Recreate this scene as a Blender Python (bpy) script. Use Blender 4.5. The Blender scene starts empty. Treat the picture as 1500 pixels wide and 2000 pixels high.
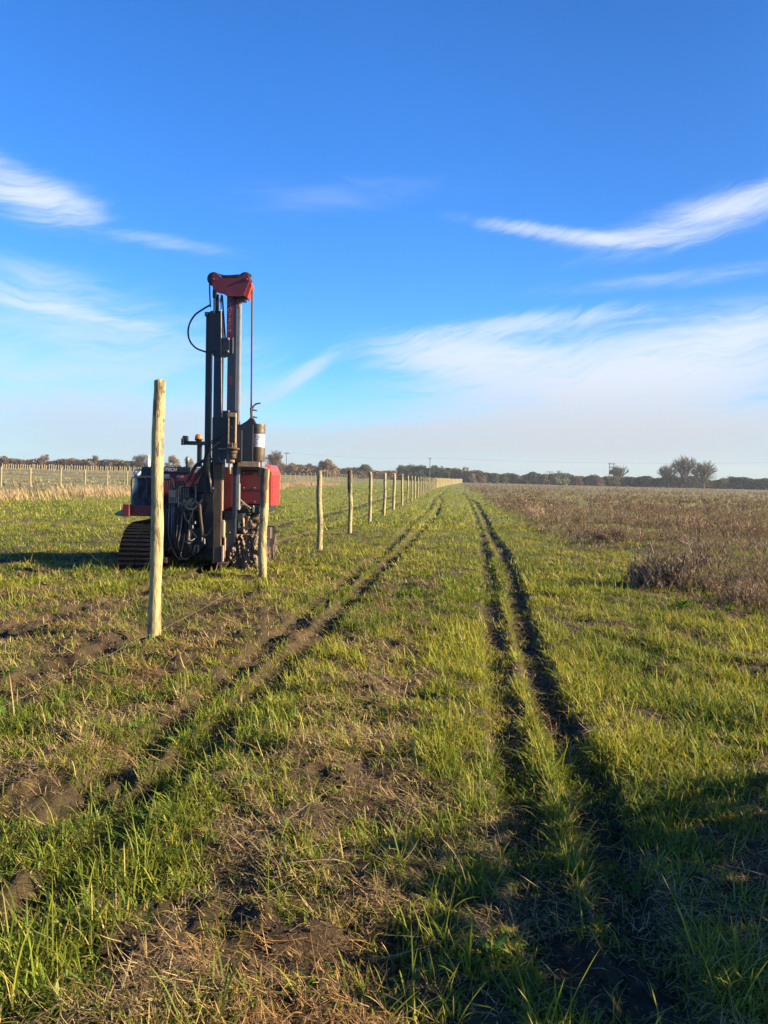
import bpy, bmesh, math, random
import numpy as np
from mathutils import Vector, Matrix

scene = bpy.context.scene
C = scene.collection

# ------------------------------------------------------------------ camera
CAM_H = 1.45
F = 1500.0                                   # focal length in pixels of the 1500 x 2000 photograph
PITCH, ROLL = math.radians(2.557), math.radians(1.32)
cam_d = bpy.data.cameras.new('camera')
cam = bpy.data.objects.new('camera', cam_d)
C.objects.link(cam)
cam_d.sensor_fit = 'VERTICAL'
cam_d.sensor_height = 36.0
cam_d.lens = 27.0
cam_d.clip_start = 0.05
cam_d.clip_end = 6000.0
CAM_R = Matrix.Rotation(math.radians(90) - PITCH, 3, 'X') @ Matrix.Rotation(ROLL, 3, 'Z')
cam.matrix_world = Matrix.Translation((0, 0, CAM_H)) @ CAM_R.to_4x4()
scene.camera = cam

# ------------------------------------------------------------------ light
SUN_EL, SUN_AZ = math.radians(20.5), math.radians(-5.0)     # azimuth from +X towards +Y
sun_dir = Vector((math.cos(SUN_EL) * math.cos(SUN_AZ), math.cos(SUN_EL) * math.sin(SUN_AZ), math.sin(SUN_EL)))
sd = bpy.data.lights.new('sun', 'SUN')
sd.energy = 5.0
sd.angle = math.radians(0.53)
sd.color = (1.0, 0.83, 0.58)
sun = bpy.data.objects.new('sun', sd)
sun.rotation_euler = (-sun_dir).to_track_quat('-Z', 'Y').to_euler()
C.objects.link(sun)

scene.view_settings.view_transform = 'Standard'
scene.view_settings.look = 'None'
scene.view_settings.exposure = 1.72
scene.view_settings.gamma = 1.0

world = bpy.data.worlds.new('World')
scene.world = world
world.use_nodes = True


class NT:
    """small helper for wiring nodes"""
    def __init__(self, nt):
        self.nt = nt
        nt.nodes.clear()

    def n(self, t, **kw):
        nd = self.nt.nodes.new(t)
        for k, v in kw.items():
            setattr(nd, k, v)
        return nd

    def put(self, sock, v):
        if isinstance(v, bpy.types.NodeSocket):
            self.nt.links.new(v, sock)
        else:
            sock.default_value = v

    def m(self, op, a, b=0.0, c=0.0):
        nd = self.n('ShaderNodeMath', operation=op)
        self.put(nd.inputs[0], a); self.put(nd.inputs[1], b); self.put(nd.inputs[2], c)
        return nd.outputs[0]

    def ss(self, v, a, b, lo=0.0, hi=1.0):
        nd = self.n('ShaderNodeMapRange', interpolation_type='SMOOTHSTEP')
        for i, x in enumerate((v, a, b, lo, hi)):
            self.put(nd.inputs[i], x)
        return nd.outputs[0]

    def xyz(self, x, y, z=0.0):
        nd = self.n('ShaderNodeCombineXYZ')
        for i, q in enumerate((x, y, z)):
            self.put(nd.inputs[i], q)
        return nd.outputs[0]

    def noise(self, vec, scale, detail=4.0, rough=0.55, dist=0.0):
        nd = self.n('ShaderNodeTexNoise')
        self.put(nd.inputs['Vector'], vec)
        nd.inputs['Scale'].default_value = scale
        nd.inputs['Detail'].default_value = detail
        nd.inputs['Roughness'].default_value = rough
        nd.inputs['Distortion'].default_value = dist
        return nd.outputs['Fac']

    def mix(self, f, a, b, blend='MIX'):
        nd = self.n('ShaderNodeMix', data_type='RGBA', blend_type=blend)
        self.put(nd.inputs[0], f)
        for s, v in ((nd.inputs[6], a), (nd.inputs[7], b)):
            self.put(s, v if isinstance(v, bpy.types.NodeSocket) else (*v[:3], 1.0))
        return nd.outputs[2]


def build_world():
    w = NT(world.node_tree)
    out = w.n('ShaderNodeOutputWorld')
    bg = w.n('ShaderNodeBackground')
    bg.inputs['Strength'].default_value = 0.066
    w.nt.links.new(bg.outputs[0], out.inputs[0])
    sky = w.n('ShaderNodeTexSky', sky_type='NISHITA')
    sky.sun_disc = False
    sky.sun_elevation = SUN_EL
    sky.sun_rotation = math.radians(90) - SUN_AZ
    sky.altitude = 0.0
    sky.air_density = 1.0
    sky.dust_density = 0.35
    sky.ozone_density = 2.6
    tc = w.n('ShaderNodeTexCoord')
    sep = w.n('ShaderNodeSeparateXYZ')
    w.nt.links.new(tc.outputs['Generated'], sep.inputs[0])
    x, y, z = sep.outputs
    az = w.m('ARCTAN2', x, y)
    el = w.m('ARCSINE', z)
    hs = w.n('ShaderNodeHueSaturation')
    hs.inputs['Saturation'].default_value = 1.22
    hs.inputs['Value'].default_value = 1.0
    w.nt.links.new(sky.outputs[0], hs.inputs['Color'])
    col = w.mix(1.0, hs.outputs[0], (0.50, 0.90, 1.38), 'MULTIPLY')
    # sky dimmed towards the zenith to cut the fill light
    sky_dim = w.ss(el, 0.42, 1.15, 1.0, 0.45)
    sky_dim = w.m('MULTIPLY', sky_dim, w.ss(w.m('ADD', az, w.m('MULTIPLY', el, 0.35)), 0.1, 0.62, 1.0, 0.76))  # right side dimmed too, a lens vignette put into the sky
    col = w.mix(1.0, col, w.xyz(sky_dim, sky_dim, sky_dim), 'MULTIPLY')
    # warped direction coordinates: the cirrus is combed along one wind direction
    vec = w.xyz(az, el, 0.0)
    warp = w.noise(vec, 5.0, 3.0, 0.5)
    elw = w.m('ADD', el, w.m('MULTIPLY', w.m('SUBTRACT', warp, 0.5), 0.10))

    def streak(rot, sx, sy, det, seed, rough=0.62):
        c, s = math.cos(rot), math.sin(rot)
        u = w.m('ADD', w.m('MULTIPLY', az, c), w.m('MULTIPLY', elw, s))
        v = w.m('SUBTRACT', w.m('MULTIPLY', elw, c), w.m('MULTIPLY', az, s))
        return w.noise(w.xyz(w.m('MULTIPLY', u, sx), w.m('MULTIPLY', v, sy), seed), 1.0, det, rough, 0.25)

    def blob(px, py, rx, ry, rot, soft=0.9):
        a0, e0 = math.atan((px - 750) / F), math.atan((933 + (px - 750) * 0.023 - py) / F)
        c, s = math.cos(rot), math.sin(rot)
        da, de = w.m('SUBTRACT', az, a0), w.m('SUBTRACT', el, e0)
        u = w.m('DIVIDE', w.m('ADD', w.m('MULTIPLY', da, c), w.m('MULTIPLY', de, s)), rx / F)
        v = w.m('DIVIDE', w.m('SUBTRACT', w.m('MULTIPLY', de, c), w.m('MULTIPLY', da, s)), ry / F)
        r = w.m('SQRT', w.m('ADD', w.m('MULTIPLY', u, u), w.m('MULTIPLY', v, v)))
        return w.ss(r, 1.0, 1.0 - soft, 0.0, 1.0)

    n1 = streak(math.radians(9), 9, 80, 9, 1.3, 0.72)
    n2 = streak(math.radians(5), 7, 48, 9, 7.7, 0.7)
    n3 = streak(math.radians(20), 12, 95, 10, 3.1, 0.74)
    def layer(mask, n, lo, hi, gain):
        # mask lifts the noise threshold: dense in the middle, torn at the rim
        return w.m('MULTIPLY', w.ss(w.m('ADD', w.m('MULTIPLY', mask, 0.34), w.m('MULTIPLY', n, 1.33)), lo + 0.08, hi + 0.02), w.m('MULTIPLY', w.m('POWER', mask, 0.75), gain * 0.92))
    n4 = streak(math.radians(2), 3.5, 120, 8, 5.5, 0.68)
    L = []
    P = lambda *a: L.append(layer(*a))
    P(blob(1350, 474, 310, 58, math.radians(12)), n3, 0.52, 1.25, 0.60)              # the slim streak high on the right
    P(blob(1440, 448, 260, 46, math.radians(11)), n1, 0.48, 1.15, 0.62)
    P(blob(1070, 474, 260, 22, math.radians(-9)), n3, 0.46, 1.10, 0.62)
    P(blob(1200, 492, 190, 26, math.radians(-2)), n1, 0.46, 1.10, 0.5)
    P(blob(60, 445, 220, 62, math.radians(-8)), n2, 0.50, 1.18, 0.85)               # wisps on the left
    P(blob(10, 410, 230, 50, math.radians(-14)), n1, 0.52, 1.2, 0.5)
    P(blob(330, 498, 190, 22, math.radians(-3)), n2, 0.50, 1.2, 0.34)
    P(blob(640, 392, 420, 50, math.radians(5)), n2, 0.55, 1.3, 0.16)
    P(blob(160, 640, 230, 26, math.radians(-7)), n1, 0.50, 1.15, 0.55)
    P(blob(50, 600, 300, 80, math.radians(-5)), n2, 0.5, 1.2, 0.42)
    P(blob(200, 700, 460, 150, math.radians(-3)), n1, 0.42, 1.15, 0.50)
    P(blob(120, 800, 460, 110, math.radians(-4)), n2, 0.40, 1.1, 0.62)
    P(blob(1210, 760, 640, 150, math.radians(5)), n1, 0.36, 0.98, 1.0)             # the broad combed sheet
    P(blob(900, 700, 300, 70, math.radians(-2)), n3, 0.42, 1.0, 0.85)
    P(blob(1020, 640, 330, 32, math.radians(6)), n3, 0.48, 1.05, 0.62)
    P(blob(1460, 680, 320, 80, math.radians(6)), n2, 0.45, 1.05, 0.62)
    P(blob(1290, 574, 340, 24, math.radians(3)), n1, 0.5, 1.2, 0.30)
    P(blob(1300, 845, 700, 80, math.radians(2)), n4, 0.46, 0.90, 0.66)
    P(blob(760, 850, 420, 60, math.radians(4)), n1, 0.40, 1.05, 0.6)
    P(blob(1150, 872, 900, 85, math.radians(1)), n4, 0.52, 0.86, 0.75)
    P(blob(300, 860, 600, 90, math.radians(-1)), n4, 0.54, 0.92, 0.50)
    P(blob(585, 735, 130, 24, math.radians(36)), n3, 0.45, 1.0, 0.60)               # plume behind the mast
    P(blob(420, 800, 240, 46, math.radians(20)), n3, 0.45, 1.1, 0.5)
    clear = 1.0
    for q in L:
        clear = w.m('MULTIPLY', clear, w.m('SUBTRACT', 1.0, w.m('MINIMUM', q, 0.97)))
    cl = w.m('SUBTRACT', 1.0, clear)
    # cloud light: white high up, pinkish grey near the horizon
    warm = w.ss(el, 0.0, 0.22)
    ccol = w.mix(warm, (2.9, 3.0, 3.25), (4.2, 4.5, 5.05))
    col = w.mix(cl, col, ccol)
    # thin veil close to the horizon
    veil = w.m('MULTIPLY', w.ss(el, 0.14, -0.01), 0.62)
    right = w.ss(az, -0.5, 0.45)
    vcol = w.mix(right, (2.40, 2.88, 3.45), (2.80, 2.82, 2.95))
    col = w.mix(veil, col, vcol)
    w.put(bg.inputs['Color'], col)


build_world()

# ------------------------------------------------------------------ unprojection: a pixel of the photograph to a place in the world
R_np = np.array(CAM_R)


def ray(px, py):
    d = CAM_R @ Vector(((px - 750) / F, -(py - 1000) / F, -1.0))
    return d


def at(px, py, depth):
    """point seen at (px, py) that lies DEPTH metres ahead"""
    d = ray(px, py)
    return Vector((0, 0, CAM_H)) + d * (depth / d.y)


def gnd(px, py):
    d = ray(px, py)
    t = -CAM_H / d.z
    return (d.x * t, d.y * t)


def place(px, dep):
    """x on the ground at distance dep under the picture column px"""
    d = ray(px, 930)
    return d.x / d.y * dep


VPX = ray(885, 936)
SLOPE = VPX.x / VPX.y                        # the fence runs along x = L + SLOPE * y


# ------------------------------------------------------------------ numpy noise
def _hash(ix, iy, seed):
    h = (ix.astype(np.int64) * 374761393 + iy.astype(np.int64) * 668265263 + seed * 1442695041) & 0xFFFFFFFF
    h = ((h ^ (h >> 13)) * 1274126177) & 0xFFFFFFFF
    return ((h ^ (h >> 16)) & 0xFFFFFF) / float(0xFFFFFF)


def vnoise(x, y, seed=0):
    ix, iy = np.floor(x), np.floor(y)
    fx, fy = x - ix, y - iy
    ux, uy = fx * fx * (3 - 2 * fx), fy * fy * (3 - 2 * fy)
    a, b = _hash(ix, iy, seed), _hash(ix + 1, iy, seed)
    c, d = _hash(ix, iy + 1, seed), _hash(ix + 1, iy + 1, seed)
    return (a * (1 - ux) + b * ux) * (1 - uy) + (c * (1 - ux) + d * ux) * uy


def fbm(x, y, scale, octs=4, seed=0, gain=0.5):
    t, amp, tot = 0.0, 1.0, 0.0
    for o in range(octs):
        k = scale * 2.03 ** o
        t = t + amp * vnoise(x * k + 17.3 * o, y * k - 9.1 * o, seed + o * 7)
        tot += amp
        amp *= gain
    return t / tot


def sst(v, a, b):
    t = np.clip((v - a) / (b - a), 0, 1)
    return t * t * (3 - 2 * t)


# ------------------------------------------------------------------ ruts, traced on the ground, plus one strip of added shade
def line(*pts):
    return np.array([gnd(*p) for p in pts])


def on(pl, *more):
    return np.vstack([pl, np.array(more)])


RUTS = [   # polyline, width, depth, bare strength
    (line((1130, 2000), (1100, 1900), (1045, 1700), (1002, 1480), (978, 1330), (965, 1210), (960, 1165), (959, 1133), (949, 1085), (941, 1045), (927, 1000), (917, 980), (905, 964), (908, 949)), 0.24, 0.054, 0.34),
    (line((1300, 2000), (1252, 1850), (1200, 1700), (1155, 1550), (1092, 1425), (1062, 1330), (1028, 1235), (1015, 1187), (1007, 1147), (999, 1112), (983, 1080), (961, 1045), (940, 1000), (929, 981), (913, 973), (905, 964)), 0.25, 0.064, 0.52),
    (line((60, 1650), (204, 1522), (288, 1450), (384, 1372), (456, 1318), (528, 1252), (600, 1198), (660, 1144), (700, 1112), (735, 1090), (767, 1062), (807, 1019), (839, 992), (849, 971), (868, 958), (880, 950)), 0.22, 0.052, 0.30),
    (line((-120, 1900), (0, 1828), (72, 1774), (180, 1678), (252, 1600), (340, 1505), (432, 1420), (522, 1336), (570, 1284), (630, 1228), (675, 1180), (720, 1132), (759, 1096), (791, 1066), (825, 1032), (849, 1008), (863, 977), (856, 968), (875, 955)), 0.24, 0.062, 0.36),
    (line((-80, 1262), (0, 1240), (113, 1203), (204, 1178), (288, 1153), (400, 1115), (526, 1070), (564, 1054), (600, 1044), (640, 1030), (672, 1020), (720, 1004), (746, 996), (800, 974)), 0.34, 0.055, 0.9),
    (line((-80, 1385), (0, 1352), (120, 1303), (230, 1264), (300, 1237), (420, 1187), (505, 1150)), 0.30, 0.035, 0.50),
    (line((-120, 1104), (0, 1098), (120, 1092), (240, 1086)), 0.70, 0.03, 0.60),  # no rut: dark bare soil laid here to deepen the machine's shadow
    (line((-80, 1135), (0, 1130), (120, 1112), (260, 1100), (400, 1070), (526, 1032), (580, 1018), (640, 1006), (672, 998), (718, 984), (770, 968)), 0.55, 0.05, 0.85),
]


def rut_fields(x, y):
    """(depth change, bareness) of the ruts at the points x, y"""
    dz = np.zeros_like(x)
    bare = np.zeros_like(x)
    wob = (fbm(x, y, 2.2, 3, 91) - 0.5) * 0.045
    for pl, w, dep, b in RUTS:
        best = np.full(x.shape, 9.0)
        for i in range(len(pl) - 1):
            ax, ay = pl[i]; bx, by = pl[i + 1]
            m = (y > min(ay, by) - 1.2) & (y < max(ay, by) + 1.2) & (x > min(ax, bx) - 1.2) & (x < max(ax, bx) + 1.2)
            if not m.any():
                continue
            xs, ys = x[m], y[m]
            dx, dy = bx - ax, by - ay
            t = np.clip(((xs - ax) * dx + (ys - ay) * dy) / (dx * dx + dy * dy), 0, 1)
            dd = np.hypot(xs - ax - t * dx, ys - ay - t * dy)
            best[m] = np.minimum(best[m], dd)
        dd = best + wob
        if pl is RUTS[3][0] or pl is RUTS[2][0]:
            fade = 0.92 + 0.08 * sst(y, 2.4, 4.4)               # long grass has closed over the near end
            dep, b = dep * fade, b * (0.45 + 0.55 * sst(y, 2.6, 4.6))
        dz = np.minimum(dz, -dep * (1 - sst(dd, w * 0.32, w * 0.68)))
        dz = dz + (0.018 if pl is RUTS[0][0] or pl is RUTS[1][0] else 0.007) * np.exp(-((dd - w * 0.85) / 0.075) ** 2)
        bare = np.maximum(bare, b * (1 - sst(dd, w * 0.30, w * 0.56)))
    dz = dz + bare * (fbm(x, y, 15, 3, 19) - 0.5) * 0.06
    for fx, fy in FEET:
        d2 = (x - fx) ** 2 + (y - fy) ** 2
        bare = np.maximum(bare, 0.95 * np.exp(-d2 / 0.030))
        dz = dz + 0.020 * np.exp(-d2 / 0.018)
    bare = bare * (0.55 + 0.75 * sst(fbm(x, y, 3.4, 3, 57), 0.35, 0.62))
    return dz, np.clip(bare, 0, 1)


FEET = [gnd(*p) for p in ((300, 1246), (513.5, 1130), (623, 1076), (683, 1044), (721.5, 1022))]


def base_z(x, y):
    L = x - SLOPE * y
    return 1.6 * sst(y, 70, 230) * sst(-L, 5, 70) + 0.9 * sst(y, 250, 600)


def zfun(x, y, with_ruts=True):
    x = np.asarray(x, float); y = np.asarray(y, float)
    near = 1 - sst(np.hypot(x, y), 30, 120)
    z = base_z(x, y)
    L = x - SLOPE * y
    calm = 1 - 0.72 * sst(L, -0.15, 0.15) * (1 - sst(L, 1.2, 1.6))       # the wheels have ironed the bumps beside them
    z = z + near * ((fbm(x, y, 0.45, 3, 5) - 0.5) * 0.10 + calm * (fbm(x, y, 2.6, 3, 11) - 0.5) * 0.10)
    n2 = 1 - sst(np.hypot(x, y), 6, 20)
    z = z + n2 * calm * ((fbm(x, y, 11, 3, 23) - 0.5) * 0.06 + (fbm(x, y, 4.6, 3, 27) - 0.5) * 0.085)
    if with_ruts:
        z = z + rut_fields(x, y)[0]
    return z


def z1(x, y):
    return float(zfun(np.array([x]), np.array([y]))[0])


def zones(x, y, bare=None):
    """how much green grass, straw and dead weeds grow at x, y"""
    L = x - SLOPE * y
    if bare is None:
        bare = rut_fields(x, y)[1]
    a, b = L * 0.97, (y + L * 0.1) * 0.62                          # patches run along the row
    p1 = fbm(a, b, 0.85, 4, 41)
    p2 = fbm(x, y, 2.4, 3, 47)
    # the straw strip between the two tracks and the churned earth by the fence
    strip = sst(L, -1.30, -0.75) * (1 - sst(L, -0.30, 0.05)) * (1 - sst(y, 7.0, 14.0))
    left_churn = (1 - sst(L, -2.3, -1.6)) * sst(L, -6.5, -5.0) * sst(y, 4.2, 5.6) * (1 - sst(y, 8.3, 10.0))
    rut_side = np.exp(-((L + 1.75) / 0.55) ** 2) * sst(y, 2.4, 3.4) * (1 - sst(y, 6, 9))
    front = (sst(L, -0.5, 0.0) * (1 - 0.8 * sst(L, 0.2, 0.32) * (1 - sst(L, 0.62, 0.75))) * (1 - sst(y, 3.0, 4.4))) * 0.95
    verdant = sst(L, -0.25, 0.05) * (1 - sst(L, 0.9, 1.3)) * sst(y, 2.2, 3.6)       # the grass stays green beside and between the right-hand ruts
    dry = 0.14 + 0.50 * strip + 0.48 * left_churn + 0.40 * rut_side + 0.42 * front - 0.42 * verdant
    p3 = fbm(x, y, 5.5, 2, 49)
    dry = np.clip(dry + (p1 - 0.5) * 0.95 + (p2 - 0.5) * 0.95 + (p3 - 0.5) * 0.9, 0, 1)
    dry = dry * (1 - 0.6 * sst(y, 12, 40))
    weed = sst(L + (fbm(x, y, 0.5, 3, 61) - 0.5) * 2.6, 1.8, 3.7) * sst(y + (p1 - .5) * 3, 7.2, 9.5)
    weed = weed * sst(fbm(x, y, 0.28, 3, 67) + 0.25 * sst(y, 12, 40), 0.30, 0.50)
    green = np.clip(1.12 - 0.95 * dry, 0.12, 1) * (1 - bare) * (1 - 0.38 * weed)
    straw = np.clip(dry * 1.1, 0.05, 1) * (1 - 0.45 * bare)
    return green, straw, weed, bare


# ------------------------------------------------------------------ object helpers
def tag(o, label=None, cat=None, group=None, kind=None):
    if label: o['label'] = label
    if cat: o['category'] = cat
    if group: o['group'] = group
    if kind: o['kind'] = kind
    return o


def link_mesh(name, me, mat, parent=None):
    o = bpy.data.objects.new(name, me)
    if mat is not None and not me.materials:
        me.materials.append(mat)
    C.objects.link(o)
    if parent is not None:
        o.parent = parent
    return o


def np_mesh(name, v, f, mat, cols=None, parent=None, smooth=False):
    """one mesh object from an (n,3) vertex array and an (m,k) face array, cols = one colour per vertex"""
    me = bpy.data.meshes.new(name)
    v = np.ascontiguousarray(v, dtype=np.float32); f = np.ascontiguousarray(f, dtype=np.int32)
    k = f.shape[1]
    me.vertices.add(len(v)); me.vertices.foreach_set('co', v.ravel())
    me.loops.add(f.size); me.loops.foreach_set('vertex_index', f.ravel())
    me.polygons.add(len(f))
    me.polygons.foreach_set('loop_start', np.arange(0, f.size, k, dtype=np.int32))
    me.polygons.foreach_set('loop_total', np.full(len(f), k, dtype=np.int32))
    if smooth:
        me.polygons.foreach_set('use_smooth', np.ones(len(f), dtype=bool))
    me.update(calc_edges=True)
    if cols is not None:
        ca = me.color_attributes.new('Col', 'FLOAT_COLOR', 'POINT')
        c4 = np.ones((len(v), 4), np.float32); c4[:, :3] = cols
        ca.data.foreach_set('color', c4.ravel())
    return link_mesh(name, me, mat, parent)


def empty(name, loc, label, cat, group=None):
    o = bpy.data.objects.new(name, None)
    o.location = loc
    o.empty_display_size = 0.2
    C.objects.link(o)
    return tag(o, label, cat, group)


class MB:
    """collects boxes, tubes and prisms, then links them as ONE mesh"""
    def __init__(self):
        self.v, self.f = [], []

    def add(self, vs, fs):
        k = len(self.v)
        self.v += [tuple(p) for p in vs]
        self.f += [tuple(i + k for i in q) for q in fs]

    def hull(self, a, b, caps=True):
        """two rings of the same length joined into a closed solid"""
        n = len(a)
        fs = [(i, (i + 1) % n, n + (i + 1) % n, n + i) for i in range(n)]
        if caps:
            fs += [tuple(reversed(range(n))), tuple(range(n, 2 * n))]
        self.add(list(a) + list(b), fs)

    def box(self, x0, x1, y0, y1, z0, z1):
        self.hull([(x0, y0, z0), (x1, y0, z0), (x1, y1, z0), (x0, y1, z0)], [(x0, y0, z1), (x1, y0, z1), (x1, y1, z1), (x0, y1, z1)])

    def pbox(self, px0, py0, px1, py1, d, t):
        """a box whose camera-side face covers the given pixels at depth d, t metres deep"""
        pc = (px0 + px1) / 2
        lo, hi = at(pc, max(py0, py1), d), at(pc, min(py0, py1), d)
        hw = abs(px1 - px0) / 2 * d / F
        xm = (lo.x + hi.x) / 2
        self.box(xm - hw, xm + hw, d, d + t, lo.z, hi.z)

    def prism(self, pts, d, t):
        a = [at(px, py, d) for px, py in pts]
        b = [Vector((p.x, d + t, p.z)) for p in a]
        self.hull(a, b)

    def prism_yz(self, pts, x0, x1):
        self.hull([(x0, y, z) for y, z in pts], [(x1, y, z) for y, z in pts])

    def tube(self, pts, r, n=8, r2=None, caps=True):
        pts = [Vector(p) for p in pts]
        rings = []
        up = Vector((0.13, 0.31, 1)).normalized()
        m = len(pts)
        for i, p in enumerate(pts):
            t = (pts[min(i + 1, m - 1)] - pts[max(i - 1, 0)]).normalized()
            a = t.cross(up if abs(t.dot(up)) < 0.95 else Vector((1, 0.2, 0))).normalized()
            b = t.cross(a)
            rr = r if r2 is None else r + (r2 - r) * i / max(1, m - 1)
            rings.append([p + (a * math.cos(2 * math.pi * k / n) + b * math.sin(2 * math.pi * k / n)) * rr for k in range(n)])
        vs = [q for ring in rings for q in ring]
        fs = []
        for i in range(m - 1):
            for k in range(n):
                fs.append((i * n + k, i * n + (k + 1) % n, (i + 1) * n + (k + 1) % n, (i + 1) * n + k))
        if caps:
            fs += [tuple(reversed(range(n))), tuple(range((m - 1) * n, m * n))]
        self.add(vs, fs)

    def ptube(self, pts, r, n=8, r2=None):
        """pts = (px, py, depth)"""
        self.tube(smooth([at(*p) for p in pts]), r, n, r2)

    def lathe(self, c, prof, n=16, axis='z'):
        c = Vector(c)
        vs, fs = [], []
        for h, r in prof:
            for k in range(n):
                a = 2 * math.pi * k / n
                o = (r * math.cos(a), r * math.sin(a), h) if axis == 'z' else (h, r * math.cos(a), r * math.sin(a)) if axis == 'x' else (r * math.cos(a), h, r * math.sin(a))
                vs.append(c + Vector(o))
        for i in range(len(prof) - 1):
            for k in range(n):
                fs.append((i * n + k, i * n + (k + 1) % n, (i + 1) * n + (k + 1) % n, (i + 1) * n + k))
        fs += [tuple(range(n)), tuple(range((len(prof) - 1) * n, len(prof) * n))]
        self.add(vs, fs)

    def build(self, name, mat, parent=None, origin=None, bevel=0.0, smooth=False, label=None):
        o3 = Vector(origin) if origin is not None else Vector((0, 0, 0))
        me = bpy.data.meshes.new(name)
        me.from_pydata([tuple(Vector(p) - o3) for p in self.v], [], self.f)
        bm = bmesh.new(); bm.from_mesh(me)
        bmesh.ops.recalc_face_normals(bm, faces=bm.faces)
        bm.to_mesh(me); bm.free()
        if smooth:
            me.polygons.foreach_set('use_smooth', [True] * len(me.polygons))
        o = link_mesh(name, me, mat, parent)
        if bevel:
            b = o.modifiers.new('bevel', 'BEVEL')
            b.width = bevel; b.segments = 2; b.limit_method = 'ANGLE'; b.angle_limit = math.radians(40)
        if label:
            o['label'] = label
        return o


def smooth(pts, k=5):
    """Catmull-Rom through the points"""
    if len(pts) < 3:
        return pts
    out = []
    P = [pts[0] * 2 - pts[1]] + list(pts) + [pts[-1] * 2 - pts[-2]]
    for i in range(1, len(P) - 2):
        for j in range(k):
            t = j / k
            a, b, c, d = P[i - 1], P[i], P[i + 1], P[i + 2]
            out.append(0.5 * ((2 * b) + (c - a) * t + (2 * a - 5 * b + 4 * c - d) * t * t + (3 * b - a - 3 * c + d) * t ** 3))
    out.append(pts[-1])
    return out


# ------------------------------------------------------------------ materials
def new_mat(name):
    m = bpy.data.materials.new(name)
    m.use_nodes = True
    w = NT(m.node_tree)
    out = w.n('ShaderNodeOutputMaterial')
    return m, w, out


def paint(name, col, rough=0.5, metal=0.0, dirt=(0.10, 0.075, 0.05), dirt_amt=0.35, scale=9.0, bump=0.15, spec=0.4, coat=0.0):
    """painted or bare metal with uneven dirt and wear"""
    m, w, out = new_mat(name)
    b = w.n('ShaderNodeBsdfPrincipled')
    tc = w.n('ShaderNodeTexCoord')
    n = w.noise(tc.outputs['Object'], scale, 6, 0.65)
    n2 = w.noise(tc.outputs['Object'], scale * 6, 3, 0.6)
    f = w.m('MULTIPLY', w.ss(w.m('ADD', n, w.m('MULTIPLY', n2, 0.35)), 0.58, 0.86), dirt_amt)
    w.put(b.inputs['Base Color'], w.mix(f, col, dirt))
    w.put(b.inputs['Roughness'], w.m('ADD', rough, w.m('MULTIPLY', f, 0.4)))
    b.inputs['Metallic'].default_value = metal
    b.inputs['Specular IOR Level'].default_value = spec
    b.inputs['Coat Weight'].default_value = coat
    if bump:
        bp = w.n('ShaderNodeBump')
        bp.inputs['Strength'].default_value = bump
        bp.inputs['Distance'].default_value = 0.01
        w.put(bp.inputs['Height'], n2)
        w.nt.links.new(bp.outputs[0], b.inputs['Normal'])
    w.nt.links.new(b.outputs[0], out.inputs[0])
    return m


def leaf_mat(name, trans=0.35, rough=0.55, spec=0.25, mult=(1, 1, 1)):
    """thin leaves, blades and stalks: colour from each blade, light passes through"""
    m, w, out = new_mat(name)
    at_ = w.n('ShaderNodeVertexColor', layer_name='Col')
    col = w.mix(1.0, at_.outputs[0], mult, 'MULTIPLY')
    b = w.n('ShaderNodeBsdfPrincipled')
    w.put(b.inputs['Base Color'], col)
    b.inputs['Roughness'].default_value = rough
    b.inputs['Specular IOR Level'].default_value = spec
    t = w.n('ShaderNodeBsdfTranslucent')
    w.put(t.inputs['Color'], w.mix(1.0, col, (1.15, 1.1, 0.6), 'MULTIPLY'))
    mx = w.n('ShaderNodeMixShader')
    mx.inputs[0].default_value = trans
    w.nt.links.new(b.outputs[0], mx.inputs[1]); w.nt.links.new(t.outputs[0], mx.inputs[2])
    w.nt.links.new(mx.outputs[0], out.inputs[0])
    return m


def ground_mat():
    m, w, out = new_mat('field_soil')
    at_ = w.n('ShaderNodeVertexColor', layer_name='Col')
    geo = w.n('ShaderNodeNewGeometry')
    n = w.noise(geo.outputs['Position'], 38, 5, 0.7)
    n2 = w.noise(geo.outputs['Position'], 3.1, 5, 0.6)
    f = w.m('ADD', w.m('MULTIPLY', n, 1.0), w.m('MULTIPLY', n2, 0.7))
    col = w.mix(1.0, at_.outputs[0], w.mix(w.ss(f, 0.5, 1.2), (0.55, 0.52, 0.48), (1.4, 1.35, 1.25)), 'MULTIPLY')
    b = w.n('ShaderNodeBsdfPrincipled')
    w.put(b.inputs['Base Color'], col)
    b.inputs['Roughness'].default_value = 0.9
    b.inputs['Specular IOR Level'].default_value = 0.2
    bp = w.n('ShaderNodeBump')
    bp.inputs['Strength'].default_value = 0.8
    bp.inputs['Distance'].default_value = 0.02
    w.put(bp.inputs['Height'], n)
    w.nt.links.new(bp.outputs[0], b.inputs['Normal'])
    w.nt.links.new(b.outputs[0], out.inputs[0])
    return m


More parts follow.
